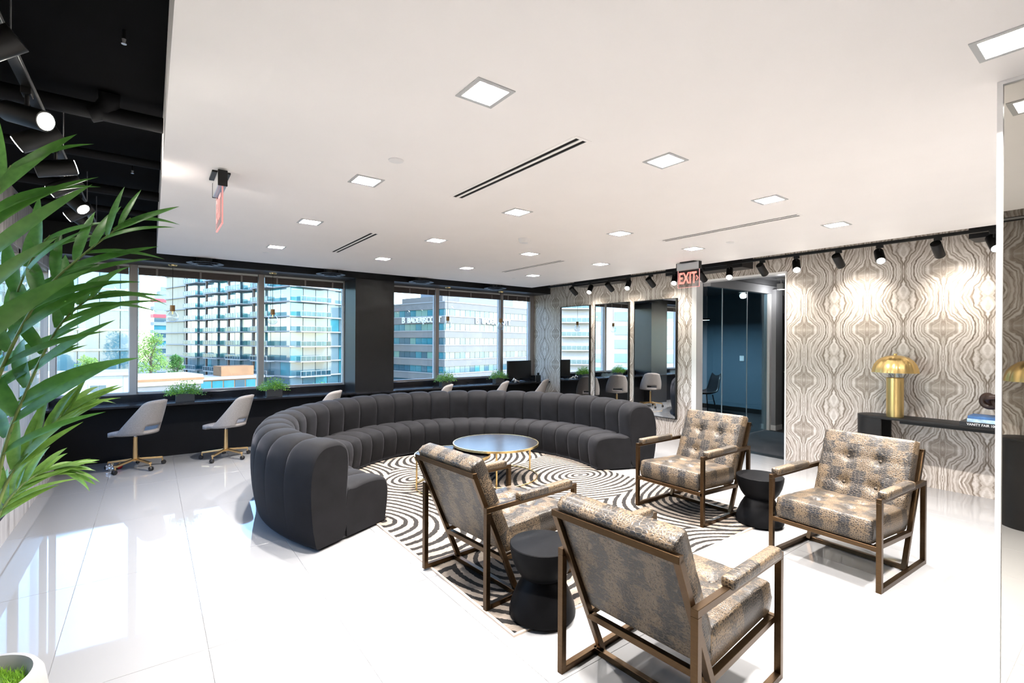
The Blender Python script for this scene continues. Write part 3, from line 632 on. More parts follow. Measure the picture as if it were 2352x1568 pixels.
def armchair(label, x, y, rz, z):
    t = thing('armchair', label, 'armchair', (x, y, z), rz, 'crocodile leather armchairs')
    W, XF, XR, HA = .335, .372, -.372, .585
    for s in (-1, 1):
        yy = s * W
        bars('leg', (XF, yy, 0), (XF, yy, HA - T), t); bars('leg', (XR, yy, 0), (XR, yy, HA - T), t)
        bars('arm_rail', (XR - T / 2, yy, HA - T / 2), (XF + T / 2, yy, HA - T / 2), t); bars('floor_runner', (XR + T / 2, yy, T / 2), (XF - T / 2, yy, T / 2), t)
        ys = s * (W - T)
        bars('back_post', (-.115, ys, .012), (-.448, ys, .775), t)
        bars('seat_rail', (XF + T / 2, ys, .266), (-.215, ys, .240), t)
        obj('arm_pad', pad_me, t, loc=(.10, yy, HA + .012))
    bars('crossbar', (-.135, -W, T / 2), (-.135, W, T / 2), t); bars('crossbar', (XF, -W, .268), (XF, W, .268), t)
    bars('crossbar', (-.212, -W + T, .228), (-.212, W - T, .228), t); bars('crossbar', (-.448, -W + T / 2, .775), (-.448, W - T / 2, .775), t)
    sc = obj('seat_cushion', seat_me, t, loc=(.092, 0, .346), rot=(0, math.radians(-2.6), 0))
    d = Vector((-.333, 0, .763)).normalized(); n = Vector((d.z, 0, -d.x)); mid = Vector((-.115, 0, 0)) + Vector((-.333, 0, .763)) * .715 + n * .062
    mw = Matrix(((d.x, 0, n.x, mid.x), (0, -1, 0, 0), (d.z, 0, n.z, mid.z), (0, 0, 0, 1)))
    mw = Matrix.Identity(4); mw.col[0] = (*d, 0); mw.col[2] = (*n, 0); mw.col[1] = (*(n.cross(d)), 0); mw.col[3] = (*mid, 1)
    bc = obj('back_cushion', back_me, t, mw=mw)
    for cu, h in ((sc, .071), (bc, .0525)):
        for i in (-1, 1):
            for j in (-1, 1): obj('button', btn_me, cu, loc=(i * .10, j * .104, h - .012))
    return t
armchair('bronze framed crocodile armchair, back turned, between sofa end and hourglass stool', 1.895, 2.665, math.radians(4.5), RZ)
armchair('bronze framed crocodile armchair, back turned, standing on bare tile beside an hourglass stool', 1.945, 1.36, math.radians(3.5), 0)
armchair('bronze framed crocodile armchair facing the tables, between sofa end and hourglass stool', 4.065, 2.605, PI, RZ)
armchair('bronze framed crocodile armchair facing the room in front of the console table', 4.025, 1.345, PI + math.radians(-3.3) , 0)
def stool(label, x, y, z):
    t = thing('hourglass_stool', label, 'side table', (x, y, z), 0, 'black hourglass stools')
    k = .97
    MB().lathe([(1e-6, 0), (.170, 0), (.186, .012), (.188, .03), (.178, .075), (.150, .145), (.122, .195), (.110, .212), (.108, .218)], 48).build('lower_cone', 'stool', t, smooth=.7)
    MB().lathe([(.104, .216), (.124, .226), (.150, .262), (.172, .312), (.184, .365), (.187, .398), (.183, .402), (1e-6, .402)], 48).build('upper_bowl', 'stool', t, smooth=.7)
stool('black hourglass stool between the two armchairs with backs turned', 1.785, 2.085, RZ); stool('black hourglass stool between the two armchairs facing the tables', 4.195, 2.045, RZ)

# window counter, swivel chairs, planters, desk items
t = thing('window_counter', 'long black stone counter running below the windows', 'counter', (0, 0, 0))
for a, b in [(-.99, .95), (.952, 2.615), (3.275, 4.9), (4.902, 6.74)]: MB().box(a, b, 7.66, 8.168, .695, .722).build('counter_slab', 'counter', t, bevel=.003)
MB().box(2.616, 3.274, 7.60, 7.678, .695, .722).build('counter_slab', 'counter', t, bevel=.003)
for a in (-.9, 2.5, 3.4, 6.55): MB().box(a, a + .04, 7.80, 7.899, .60, .694).build('bracket', 'blackmetal', t)
def swivel():
    t = thing('swivel_chair', '', 'chair', (0, 0, 0), 0, 'grey swivel chairs at the window counter')
    m = MB(); nu, nv = 14, 28
    # seat pan: rounded dish
    for i in range(nu + 1):
        for j in range(nv):
            a = 2 * PI * j / nv; r = i / nu; x = .245 * r * math.cos(a) + .02; y = .245 * r * math.sin(a)
            m.v.append((x, y, .425 + .030 * r ** 3 * (1 if x < .1 else .2) - .012 * max(0, x - .1) / .15))
    for i in range(nu):
        for j in range(nv): k = (j + 1) % nv; m.f.append((i * nv + j, (i + 1) * nv + j, (i + 1) * nv + k, i * nv + k)); m.mi.append(0)
    me = m.mesh('seat', 'grey_fabric', smooth=True); o = obj('seat', me, t); md = o.modifiers.new('solid', 'SOLIDIFY'); md.thickness = .042; md.offset = 0
    # back shell: flares out of the seat rim, with an open slot low at the back
    m = MB(); NA, NZ = 32, 12
    def bp(sa, sz):
        a = PI + sa * (1.70 - 1.0 * sz ** .8); top = .825 - .035 * abs(sa) ** 4; z0 = .425; z = z0 + (top - z0) * sz
        r = .245 + .052 * (z - z0) / .4 + .03 * (1 - abs(sa)) * (z - z0) / .4
        x = r * math.cos(a) + .02 - .05 * (z - z0) / .4; y = r * math.sin(a) * (1 - .06 * sz); return (x, y, z)
    for i in range(NA + 1):
        for j in range(NZ + 1): m.v.append(bp(2 * i / NA - 1, j / NZ))
    for i in range(NA):
        for j in range(NZ):
            if 11 <= i < 21 and 1 <= j < 3: continue
            q = i * (NZ + 1) + j; m.f.append((q, q + NZ + 1, q + NZ + 2, q + 1)); m.mi.append(0)
    o = obj('back_shell', m.mesh('back_shell', 'grey_fabric', smooth=True), t); md = o.modifiers.new('solid', 'SOLIDIFY'); md.thickness = .030; md.offset = -1
    MB().cyl((0, 0, .375), (0, 0, .405), .018).build('piston', 'chrome', t, smooth=.6); MB().cyl((0, 0, .09), (0, 0, .378), .026, .023, n=18).build('column', 'chairgold', t, smooth=.6)
    for k in range(5):
        a = 2 * PI * k / 5 + .35; d = Vector((math.cos(a), math.sin(a), 0)); e = d * .275
        lg = MB().bar(Vector((0, 0, .115)) + d * .015, e + Vector((0, 0, .088)), .034, .022, Vector((-d.y, d.x, 0))).build('base_arm', 'chairgold', t, bevel=.003)
        MB().cyl(e + Vector((0, 0, .045)), e + Vector((0, 0, .085)), .008).build('caster_stem', 'chairgold', lg)
        cs = MB(); sd = Vector((-d.y, d.x, 0)); cc = e + Vector((0, 0, .027)) + d * .012
        for s in (-1, 1): cs.cyl(cc + sd * s * .004, cc + sd * s * .020, .027, .022, n=16)
        cs.build('caster', 'rubber', lg, smooth=.6)
    return t
proto = swivel()
for k, (u, v, a, lab) in enumerate([(-.14, 7.36, 138, 'grey boucle swivel chair closest to the palm'), (.80, 7.34, 140, 'grey boucle swivel chair with gold base behind the sofa arm'), (1.95, 7.30, 135, 'grey boucle swivel chair next to the black column on the palm side'), (3.80, 7.30, 135, 'grey boucle swivel chair next to the black column on the monitor side'), (4.98, 7.32, 135, 'grey boucle swivel chair before the counter planter by the monitor'), (5.93, 7.30, 132, 'grey boucle swivel chair in front of the monitor')]):
    o = proto if k == 0 else dup(proto); o.location = (u, v, 0); o.rotation_euler = (0, 0, math.radians(a)); o['label'] = lab
def herb(label, u, v, two, seed):
    rnd = random.Random(seed); t = thing('counter_planter', label, 'plant', (u, v, .722), 0, 'planters on the window counter')
    MB().box(-.105, .105, -.06, .06, 0, .105).build('planter_box', 'planterbox', t, bevel=.003); MB().box(-.10, .10, -.055, .055, .09, .108).build('soil', 'soil', t)
    for part, (mt, n) in enumerate((('herb', 330), ('herb2', 150))):
        m = MB()
        for k in range(n):
            a = rnd.uniform(0, 2 * PI); rr = math.sqrt(rnd.random()); b = Vector((rr * math.cos(a) * .10, rr * math.sin(a) * .05, .10))
            hgt = rnd.uniform(.04, .175) * (1.05 - .5 * rr * rr); tip = Vector((b.x + math.cos(a) * rr * .125 + rnd.uniform(-.02, .02), b.y + math.sin(a) * rr * .07 + rnd.uniform(-.02, .02), .10 + hgt - .05 * rr ** 3))
            for q in range(3):
                c = b.lerp(tip, .45 + .28 * q); d = Vector((rnd.uniform(-1, 1), rnd.uniform(-1, 1), rnd.uniform(-.2, .8))).normalized(); s = d.orthogonal().normalized(); L = rnd.uniform(.016, .03)
                m.add([c, c + d * L * .5 + s * L * .28, c + d * L, c + d * L * .5 - s * L * .28], [(0, 1, 2, 3)])
        m.build('foliage', mt, t)
for k, (u, v) in enumerate([(.375, 7.83), (1.465, 7.83), (4.34, 7.83), (5.53, 7.83)]):
    herb(['black box planter of green herbs on the counter by the palm', 'black box planter of green herbs next to the column on the palm side', 'black box planter of green herbs next to the column on the monitor side', 'black box planter of green herbs beside the monitor'][k], u, v, k > 1, 40 + k)
t = thing('computer_monitor', 'black flat computer monitor on the counter by the corner', 'monitor', (6.16, 7.98, .722), math.radians(4))
MB().box(-.33, .33, -.015, .015, .06, .43).build('display', 'screen', t, bevel=.004); MB().box(-.03, .03, .012, .04, .0, .25).build('stand', 'blackmetal', t); MB().box(-.11, .11, -.07, .09, 0, .012).build('base', 'blackmetal', t, bevel=.003)
t = thing('desk_speaker', 'small black desk device standing at the counter corner', 'speaker', (6.58, 7.86, .722), .3); MB().box(-.05, .05, -.03, .03, 0, .12).build('body', 'blackmetal', t, bevel=.008); MB().box(-.02, .02, -.02, .02, .12, .17).build('head', 'blackmetal', t, bevel=.008)
t = thing('cable_bundle', 'pale tangled bundle lying on the counter before the monitor', 'bundle', (5.86, 7.74, .722), .2)
MB().tube([(-.05, 0, .01), (-.045, 0, .06), (-.01, .01, .085), (.02, 0, .05), (.03, -.01, .012)], .012, 8).build('bracket', 'white', t, smooth=True); MB().tube([(.0, .01, .012), (.05, .02, .06), (.10, .02, .03), (.16, .01, .012)], .012, 8).build('arm', 'white', t, smooth=True)
MB().cyl((-.055, -.03, .03), (-.055, .03, .03), .022).build('joint', 'blackmetal', t)
t = thing('foil_bag', 'crumpled silver foil bag on the floor beside a chair caster', 'bag', (-.37, 7.40, 0)); bm = bmesh.new(); bmesh.ops.create_icosphere(bm, subdivisions=3, radius=.042)
for vv in bm.verts: n_ = noise.noise(vv.co * 60); vv.co *= 1 + .45 * n_; vv.co.z = max(-.035, vv.co.z * 1.1)
me = bpy.data.meshes.new('foil'); bm.to_mesh(me); bm.free(); me.materials.append(MT['silver']); obj('foil', me, t, loc=(0, 0, .036))
t = thing('red_ornament', 'small red ball ornament on the floor beside the foil bag', 'ornament', (-.29, 7.44, 0)); MB().sphere((0, 0, .032), .032, 20, 12).build('ball', 'red', t, smooth=True); MB().cyl((0, 0, .062), (0, 0, .074), .009).build('cap', 'gold', t)

# wall mirrors, mirror panel
for k, (v0, v1) in enumerate([(6.50, 7.32), (5.56, 6.36), (4.60, 5.44)]):
    t = thing('wall_mirror', ['tall black-edged wall mirror closest to the window corner', 'tall black-edged wall mirror in the middle of the three', 'tall black-edged wall mirror closest to the doorway'][k], 'mirror', (WX, (v0 + v1) / 2, .32), 0, 'tall mirrors on the patterned wall'); hw = (v1 - v0) / 2
    m = MB(); m.box(-.045, -.001, -hw, -hw + .012, 0, 1.94).box(-.045, -.001, hw - .012, hw, 0, 1.94).box(-.045, -.001, -hw, hw, 0, .012).box(-.045, -.001, -hw, hw, 1.928, 1.94); m.build('frame', 'blackmetal', t)
    MB().box(-.040, -.034, -hw + .012, hw - .012, .012, 1.928).build('mirror_glass', 'mirror', t)
struct(MB().box(2.735, 2.86, BY, .388, 0, HC).build('wall_mirror_panel', 'white'))
t = thing('mirror_panel', 'floor to ceiling mirror panel with white edge trim', 'mirror', (2.735, 0, 0))
MB().box(-.008, -.001, BY + .02, .3730, .03, 2.585).build('mirror_glass', 'mirror2', t); MB().box(-.020, -.001, .3730, .390, 0, HC - .001).build('edge_trim', 'white', t); MB().box(-.020, -.001, BY + .02, .3730, 2.585, HC - .001).build('top_trim', 'white', t)

# console tables with lamps, books, knot
def stadium(L, D, r, n=14):
    pts = []
    for cx, cy, a0 in ((L / 2 - r, D / 2 - r, 0), (-L / 2 + r, D / 2 - r, PI / 2), (-L / 2 + r, -D / 2 + r, PI), (L / 2 - r, -D / 2 + r, 1.5 * PI)):
        pts += [(cx + r * math.cos(a0 + PI / 2 * k / n), cy + r * math.sin(a0 + PI / 2 * k / n)) for k in range(n + 1)]
    return pts
def console(label, loc, rz, L=1.95):
    t = thing('console_table', label, 'console table', loc, rz); D, r = .36, .17
    MB().prism(stadium(L, D, r), .728, .752).build('top', 'console', t, smooth=.5, bevel=.002)
    MB().box(-L / 2 + .42, L / 2 - .42, -D / 2 + .02, D / 2 - .02, .700, .7275).build('apron', 'console', t)
    for s in (-1, 1):
        out = [p for p in stadium(L, D, r, 20) if p[0] * s > L / 2 - .30]; out.sort(key=lambda p: math.atan2(p[1], (p[0] * s - L / 2 + .30)))
        out = [(s * (L / 2 - .26), out[0][1])] + [p for p in out] + [(s * (L / 2 - .26), out[-1][1])]
        n = len(out); c = Vector((s * (L / 2 - .26), 0)); m = MB(); vs = []
        for x, y in out:
            d = Vector((x - c.x, y)); q = c + d * (1 - .03 / max(.05, d.length))
            vs += [(x, y, 0), (x, y, .7275), (q.x, q.y, .7275), (q.x, q.y, 0)]
        m.v = vs
        for k in range(n - 1):
            for i in range(4): j = (i + 1) % 4; m.f.append((k * 4 + i, k * 4 + j, k * 4 + 4 + j, k * 4 + 4 + i)); m.mi.append(0)
        m.f += [(0, 1, 2, 3), tuple((n - 1) * 4 + i for i in (3, 2, 1, 0))]; m.mi += [0, 0]
        m.build('curved_leg', 'console', t, smooth=.6)
    return t
console('black oval-ended console table against patterned wall behind an armchair', (6.545, 1.09, 0), PI / 2)
console('black oval-ended console table seen only in the tall mirror panel', (-.52, -.10, 0), PI / 2, 1.85)
def table_lamp(label, x, y):
    t = thing('table_lamp', label, 'lamp', (x, y, .752), 0, 'brass mushroom lamps')
    MB().lathe([(1e-6, 0), (.074, 0), (.077, .004), (.077, .424), (.074, .428), (1e-6, .428)], 48).build('base', 'brass', t, smooth=.5)
    MB().cyl((0, 0, .428), (0, 0, .66), .006).build('rod', 'brass', t)
    MB().lathe([(.055, .428), (.060, .43), (.060, .50), (.057, .50)], 32, closed=True).build('glass_collar', 'clear', t, smooth=.6)
    prof = [(.018, .672), (.07, .665), (.12, .646), (.162, .612), (.190, .570), (.205, .522), (.210, .484), (.205, .484), (.198, .522), (.183, .566), (.156, .606), (.115, .639), (.066, .658), (.018, .664)]
    MB().lathe(prof, 96, closed=True, flute=.05, nf=14).build('shade', 'brass', t, smooth=.9)
    MB().cyl((0, 0, .66), (0, 0, .690), .016, n=16).build('finial', 'brass', t, smooth=.6)
table_lamp('brass mushroom table lamp on the console against patterned wall', 6.50, 1.715); table_lamp('brass mushroom table lamp reflected in the tall mirror panel', -.50, .60)
def book(label, x, y, z, L, D, h, cover, rz, title=None):
    t = thing('book', label, 'book', (x, y, z), rz, 'books stacked on the console')
    MB().box(-D / 2, D / 2, -L / 2, L / 2, 0, .003).box(-D / 2, D / 2, -L / 2, L / 2, h - .003, h).box(-D / 2, -D / 2 + .004, -L / 2, L / 2, .003, h - .003).build('cover', cover, t)
    MB().box(-D / 2 + .004, D / 2 - .005, -L / 2 + .004, L / 2 - .004, .003, h - .003).build('pages', 'paper', t)
    if title: o = obj('spine_title', text_mesh(title[0], title[1], 'lettering', .0002), t); o.matrix_local = basis((0, -1, 0), (0, 0, 1), (-D / 2 - .0006, 0, h / 2)) @ Matrix.Diagonal((title[2], 1, 1, 1))
    return t
book('thick black book at the bottom of the console stack', 6.50, .965, .752, .40, .28, .042, 'bk_black', 0, ('VANITY FAIR 100 YEARS', .032, .86))
book('pale blue patterned book in the middle of the stack', 6.50, .945, .7945, .34, .25, .032, 'bk_pale', .02)
b = book('dark blue book with a coral patch topmost of the stack', 6.505, .945, .827, .33, .24, .026, 'bk_blue', .0)
MB().box(-.121, -.1195, -.165, -.03, .002, .024).build('coral_patch', 'bk_pink', b)
pts = []
for k in range(72):
    a = 2 * PI * k / 72; pts.append(((math.sin(a) + 2 * math.sin(2 * a)) * .030, (math.cos(a) - 2 * math.cos(2 * a)) * .036, -math.sin(3 * a) * .030))
t = thing('knot_sculpture', 'dark brown knot sculpture resting on the stacked books', 'sculpture', (6.49, .945, .853), .4); MB().tube(pts, .0265, 14, True).build('knot', 'sculpt', t, smooth=True, rot=(1.0, .2, .4), loc=(0, 0, .132))

# meeting room beyond the glass
t = thing('shell_chair', 'black shell chair behind the glass partition', 'chair', (9.55, 5.85, 0), math.radians(150))
m = MB(); prof = [(.22, .45, .20), (.12, .44, .22), (-.08, .44, .23), (-.18, .47, .23), (-.22, .56, .22), (-.25, .70, .20), (-.29, .84, .17)]
for x, z, hw in prof:
    for j in range(7): q = j / 3 - 1; m.v.append((x, q * hw, z + .05 * abs(q) ** 2.5))
for i in range(len(prof) - 1):
    for j in range(6): a = i * 7 + j; m.f.append((a, a + 1, a + 8, a + 7)); m.mi.append(0)
o = obj('shell', m.mesh('shell', 'blkchair', smooth=True), t); md = o.modifiers.new('solid', 'SOLIDIFY'); md.thickness = .02
for a, b in ((1, 1), (1, -1), (-1, 1), (-1, -1)): MB().cyl((a * .12, b * .12, .44), (a * .2, b * .2, 0), .014, .010, n=8).build('leg', 'blkchair', t)
t = thing('meeting_table', 'round black table edge behind the glass partition', 'table', (9.2, 6.55, 0)); MB().cyl((0, 0, .71), (0, 0, .735), .5, n=40).build('top', 'blkchair', t, smooth=.5); MB().cyl((0, 0, .02), (0, 0, .71), .04).build('post', 'blkchair', t, smooth=.6); MB().cyl((0, 0, 0), (0, 0, .02), .26, n=32).build('foot', 'blkchair', t, smooth=.6)
t = thing('wall_thermostat', 'small pale switch plate on the wall beyond the glass', 'switch', (10.612, 5.58, 1.20)); MB().box(-.012, 0, -.05, .05, -.06, .06).build('plate', 'aluw', t, bevel=.003); MB().box(-.016, -.012, -.02, .02, -.03, .03).build('button_pad', 'white', t)

# ------------------------------------------------------------------ palm in planter
PX, PY = -.50, 2.46
t = thing('bowl_planter', 'rounded grey bowl planter filled with green moss below the palm', 'planter', (PX - .01, PY + .02, 0))
MB().lathe([(1e-6, 0), (.12, 0), (.16, .02), (.205, .14), (.212, .24), (.200, .315), (.185, .340), (.168, .342), (.160, .325), (.155, .28), (1e-6, .28)], 48).build('bowl', 'concrete', t, smooth=.8)
m = MB(); rnd = random.Random(3)
for k in range(1500):
    a = rnd.uniform(0, 2 * PI); r = .150 * math.sqrt(rnd.random()); c = Vector((r * math.cos(a), r * math.sin(a), .285)); d = Vector((rnd.uniform(-.6, .6), rnd.uniform(-.6, .6), 1)).normalized(); s = d.orthogonal().normalized() * .004; L = rnd.uniform(.015, .045)
    m.add([c - s, c + s, c + d * L], [(0, 1, 2)])
o = m.build('moss', 'herb2', t); o['kind'] = 'stuff'
MB().lathe([(1e-6, .30), (.10, .298), (.154, .284)], 32).build('moss_bed', 'soil', t, smooth=True)
palm = thing('palm', 'tall arching green palm growing out of a grey bowl by the corner windows', 'plant', (PX, PY, 0))
PO = Vector((PX, PY, 0))
def leaf_mesh(L, W, droop, fold, mt):
    m = MB(); n = 8
    for i in range(n + 1):
        s = i / n; w_ = W * (math.sin(PI * min(1, .08 + s * .92) ** .75)) ** .8 * (1 if s < 1 else 0) + .0005
        x = L * (s - .10 * droop * s * s); z = -droop * L * .55 * s * s
        for q in (-1, 0, 1): m.v.append((x, q * w_ / 2, z + abs(q) * fold * w_ / 2))
    for i in range(n):
        for q in range(2): a = i * 3 + q; m.f.append((a, a + 1, a + 4, a + 3)); m.mi.append(0)
    return m.mesh('leaflet', mt, smooth=True)
LV = {mt: [leaf_mesh(1, wd, dr, .35, mt) for wd, dr in ((.15, .15), (.17, .30), (.135, .5), (.16, .7))] for mt in ('leaf', 'leaf_lit')}
def frond(path, nl, llen, mt, seed, spread=.9, start=.18, updir=(0, 0, 1), wob=.25):
    rnd = random.Random(seed); P = [Vector(p) - PO for p in path]
    S = [Vector(p[:3]) for p in spline([tuple(p) for p in P], 8)]; N = len(S)
    fr = MB().tube(S, .009, 7, taper=[1 - .75 * i / N for i in range(N)]).build('frond', 'stem', palm, smooth=True)
    for k in range(nl):
        f = start + (1 - start) * (k // 2 + .5 * (k % 2)) / (nl / 2); i = min(N - 2, int(f * (N - 1))); p = S[i]; tg = (S[i + 1] - S[max(0, i - 1)]).normalized()
        side = tg.cross(Vector(updir)).normalized() * (1 if k % 2 else -1); up = side.cross(tg) * (1 if k % 2 else -1)
        sp = spread * (1 - .55 * f) + rnd.uniform(-.1, .1)
        d = (tg * math.cos(sp) + side * math.sin(sp) + up * rnd.uniform(-.1, .25) + Vector((rnd.uniform(-1, 1), rnd.uniform(-1, 1), rnd.uniform(-1, 1))) * wob * .5).normalized()
        z = (up + Vector((0, 0, .6)) + Vector((rnd.uniform(-1, 1), rnd.uniform(-1, 1), rnd.uniform(-1, 1))) * wob); z = (z - d * z.dot(d)).normalized(); y = z.cross(d)
        L = llen * (.55 + .75 * math.sin(PI * (.15 + .75 * f))) * rnd.uniform(.85, 1.12)
        mw = Matrix.Identity(4); mw.col[0] = (*(d * L), 0); mw.col[1] = (*(y * L), 0); mw.col[2] = (*(z * L), 0); mw.col[3] = (*p, 1)
        obj('leaflet', LV[mt][rnd.randrange(4)], fr, mw=mw)
cr = (PX, PY, .33)
cam_up = (-.35, -.75, .35)
frond([cr, at(-30, 1250, 1.72), at(8, 1040, 1.80), at(57, 906, 1.88), at(126, 764, 1.98), at(185, 700, 2.06), at(235, 672, 2.12)], 18, .29, 'leaf', 1, 1.05, .30, cam_up)
frond([cr, at(-60, 1150, 1.70), at(-25, 930, 1.76), at(40, 770, 1.84), at(110, 660, 1.92), at(185, 590, 2.0), at(255, 535, 2.06), at(300, 500, 2.10)], 18, .27, 'leaf', 2, .95, .32, cam_up)
frond([cr, at(-90, 1050, 1.62), at(-90, 800, 1.60), at(-60, 600, 1.62), at(-15, 470, 1.66), at(25, 380, 1.70)], 14, .33, 'leaf', 3, .9, .35, cam_up)
frond([cr, at(-40, 1150, 1.78), at(-20, 900, 1.86), at(20, 730, 1.93), at(70, 600, 2.0), at(115, 540, 2.05)], 12, .27, 'leaf', 4, .9, .35, cam_up)
frond([cr, at(-40, 1330, 1.75), at(-5, 1190, 1.85), at(50, 1115, 1.95), at(110, 1080, 2.05), at(160, 1078, 2.12)], 26, .17, 'leaf_lit', 5, .7, .40, cam_up)
frond([cr, at(-30, 1280, 1.72), at(10, 1120, 1.82), at(80, 1020, 1.92), at(140, 955, 2.0), at(180, 925, 2.06)], 18, .20, 'leaf_lit', 6, .55, .42, cam_up)
frond([cr, at(-70, 1150, 1.82), at(-50, 960, 1.92), at(-10, 830, 2.0), at(45, 740, 2.06), at(95, 700, 2.12)], 12, .30, 'leaf', 7, 1.0, .3, cam_up)

# ================================================================== OUTSIDE
BL = dict(cream=mat('cream_panel', (.46, .385, .26), .7, var=.06), conc=mat('pale_concrete', (.205, .188, .170), .8, var=.06, vscale=.4), slab=mat('white_slab', (.33, .315, .30), .7), rail=thin_glass('balcony_glass', (.55, .72, .76), .7), railpost=mat('rail_metal', (.30, .33, .35), .5),
          g1=mat('glass_pale_blue', (.055, .12, .145), .05, spec=.9, var=.2, vscale=.3), g2=mat('glass_teal', (.04, .19, .22), .05, spec=.9, var=.3, vscale=.3), g3=mat('glass_dark', (.05, .10, .12), .06, spec=.8), g4=mat('glass_bright', (.13, .185, .20), .06, spec=.8), g5=mat('glass_green', (.16, .28, .22), .05, spec=.9),
          tan=mat('tan_cladding', (.30, .15, .07), .8, var=.15, vscale=.5), brown=mat('brown_post', (.10, .07, .055), .7), redc=mat('red_cladding', (.55, .06, .07), .6), greyb=mat('grey_block', (.22, .24, .26), .7), siding=mat('white_siding', (.40, .44, .48), .75, var=.04), roofw=mat('pale_roof', (.34, .36, .38), .8), ground=mat('street_ground', (.14, .14, .13), .9, var=.2, vscale=.05), grass=mat('park_green', (.10, .20, .05), .95, var=.4, vscale=.08), foliage=leaf_mat('tree_leaf', (.13, .26, .05), (.32, .44, .10)), foliage2=leaf_mat('tree_leaf_dark', (.05, .15, .03), (.12, .26, .06)), bark=mat('bark', (.10, .07, .05), .9))
MT.update(BL)
GZ = -14.0
struct(MB().box(-260, 320, 14, 420, GZ - .5, GZ).build('ground', 'ground'))
ang = math.radians(76); E1 = Vector((math.sin(ang), math.cos(ang), 0)); E2 = Vector((-math.cos(ang), math.sin(ang), 0))
def frame(P, ex):   # local x along the face, local y into the building
    ex = Vector(ex).normalized(); ey = Vector((-ex.y, ex.x, 0)); return math.atan2(ex.y, ex.x)
def facade_panes(root, length, z0s, zh, pitch, gap, mats, rnd, y=-.04, x0=0, flip=None):
    """window panes one by one on the local xz plane (or on the local yz plane with flip)"""
    mes = {k: (MB().box(gap / 2, pitch - gap / 2, -.05, .05, .03, zh - .03) if not flip else MB().box(-.05, .05, gap / 2, pitch - gap / 2, .03, zh - .03)).mesh('window_pane', k) for k in set(mats)}
    n = int(length / pitch)
    for z in z0s:
        for k in range(n):
            mt = rnd.choice(mats); obj('window_pane', mes[mt], root, loc=((x0 + k * pitch, y, z) if not flip else (y, x0 + k * pitch, z)))
# office block with horizontal bands and roof sign
R = thing('office_block', 'pale banded office block outside with teal window strips and white sign letters', 'building', (53.6, 97.2, GZ), math.atan2(E1.y, E1.x))
LF, LS = 34.0, 21.0; zz = lambda z: z - GZ
bands = [(8.95, 10.7), (5.65, 7.4), (2.33, 4.05), (-1.0, .75), (-4.3, -2.55), (-7.6, -5.85), (-10.9, -9.15), (-14, -12.45)]
MB().box(.4, LF, .4, LS, 0, zz(10.2)).build('core', 'g3', R)
for a, b in bands:
    MB().box(0, LF, 0, LS, zz(a), zz(b)).build('spandrel', 'conc', R); MB().box(-.12, LF, -.12, LS, zz(b) - .22, zz(b)).build('coping', 'slab', R)
wz = [zz(bands[i + 1][1]) for i in range(7)]
rnd = random.Random(11)
facade_panes(R, LF, wz[:5], 1.55, 1.7, .10, ['g1', 'g1', 'g4', 'g4', 'g2', 'g5'], rnd, .3)
facade_panes(R, LS, wz[:5], 1.55, 2.1, .12, ['g2', 'g2', 'g3', 'g5', 'g1'], rnd, .3, flip=True)
MB().box(8, LF - 2, 6, LS - 3, zz(10.7), zz(14.5)).build('penthouse', 'greyb', R); MB().box(2, 7.5, 3, LS - 3, zz(10.7), zz(12.2)).build('roof_unit', 'conc', R)
def sign(root, mw): o = obj('sign_letters', text_mesh('BADER|SCOTT', 1.75, 'lettering', .15, True), root); o.matrix_local = mw; return o
sign(R, basis((1, 0, 0), (0, 0, 1), (17.6, -.25, zz(6.45))) @ Matrix.Diagonal((.95, 1, 1, 1))); o = obj('sign_emblem', text_mesh('B', 2.1, 'lettering', .08, True), R); o.matrix_local = basis((1, 0, 0), (0, 0, 1), (10.4, -.25, zz(6.5)))
sign(R, basis((0, -1, 0), (0, 0, 1), (-.25, 7.0, zz(6.45))) @ Matrix.Diagonal((1.05, 1, 1, 1))); o = obj('sign_emblem', text_mesh('B', 2.1, 'lettering', .08, True), R); o.matrix_local = basis((0, -1, 0), (0, 0, 1), (-.25, 14.6, zz(6.5)))
# residential tower with balconies
a17 = math.radians(107); LD = Vector((-.314, .949, 0))   # along the left face, going away
TWR = thing('apartment_tower', 'tall glassy apartment tower outside with stacked balconies', 'building', (23.6, 109.7, GZ), math.atan2(-LD.x, LD.y))
# local y = LD direction, local x = to the right
LL, LR, NF, F0 = 64.0, 19.0, 11, -12.7
MB().box(.5, LR, .5, LL, 0, zz(26)).build('core', 'g3', TWR)
slz = [F0 + 3.2 * k for k in range(NF + 1)]
for z in slz: MB().box(-.35, LR + .2, -.35, LL, zz(z), zz(z) + .28).build('floor_slab', 'slab', TWR)
rnd = random.Random(5); pz = [zz(z) + .28 for z in slz[:-1]]
facade_panes(TWR, 52, pz, 2.92, 4.0, .16, ['g1', 'g1', 'g4', 'g2', 'g1', 'g4'], rnd, .2, flip=True)
facade_panes(TWR, 12, pz, 2.92, 4.0, .06, ['cream'], rnd, .1, x0=52, flip=True)
facade_panes(TWR, LR - 1, pz, 2.92, 3.0, .14, ['g4', 'g1', 'g4', 'g1', 'g2'], rnd, .2)
for s in (9.0, 20.5, 32, 43.5): MB().box(-1.5, -1.1, s + 3.2, s + 3.7, 0, zz(22)).build('pier', 'brown', TWR)
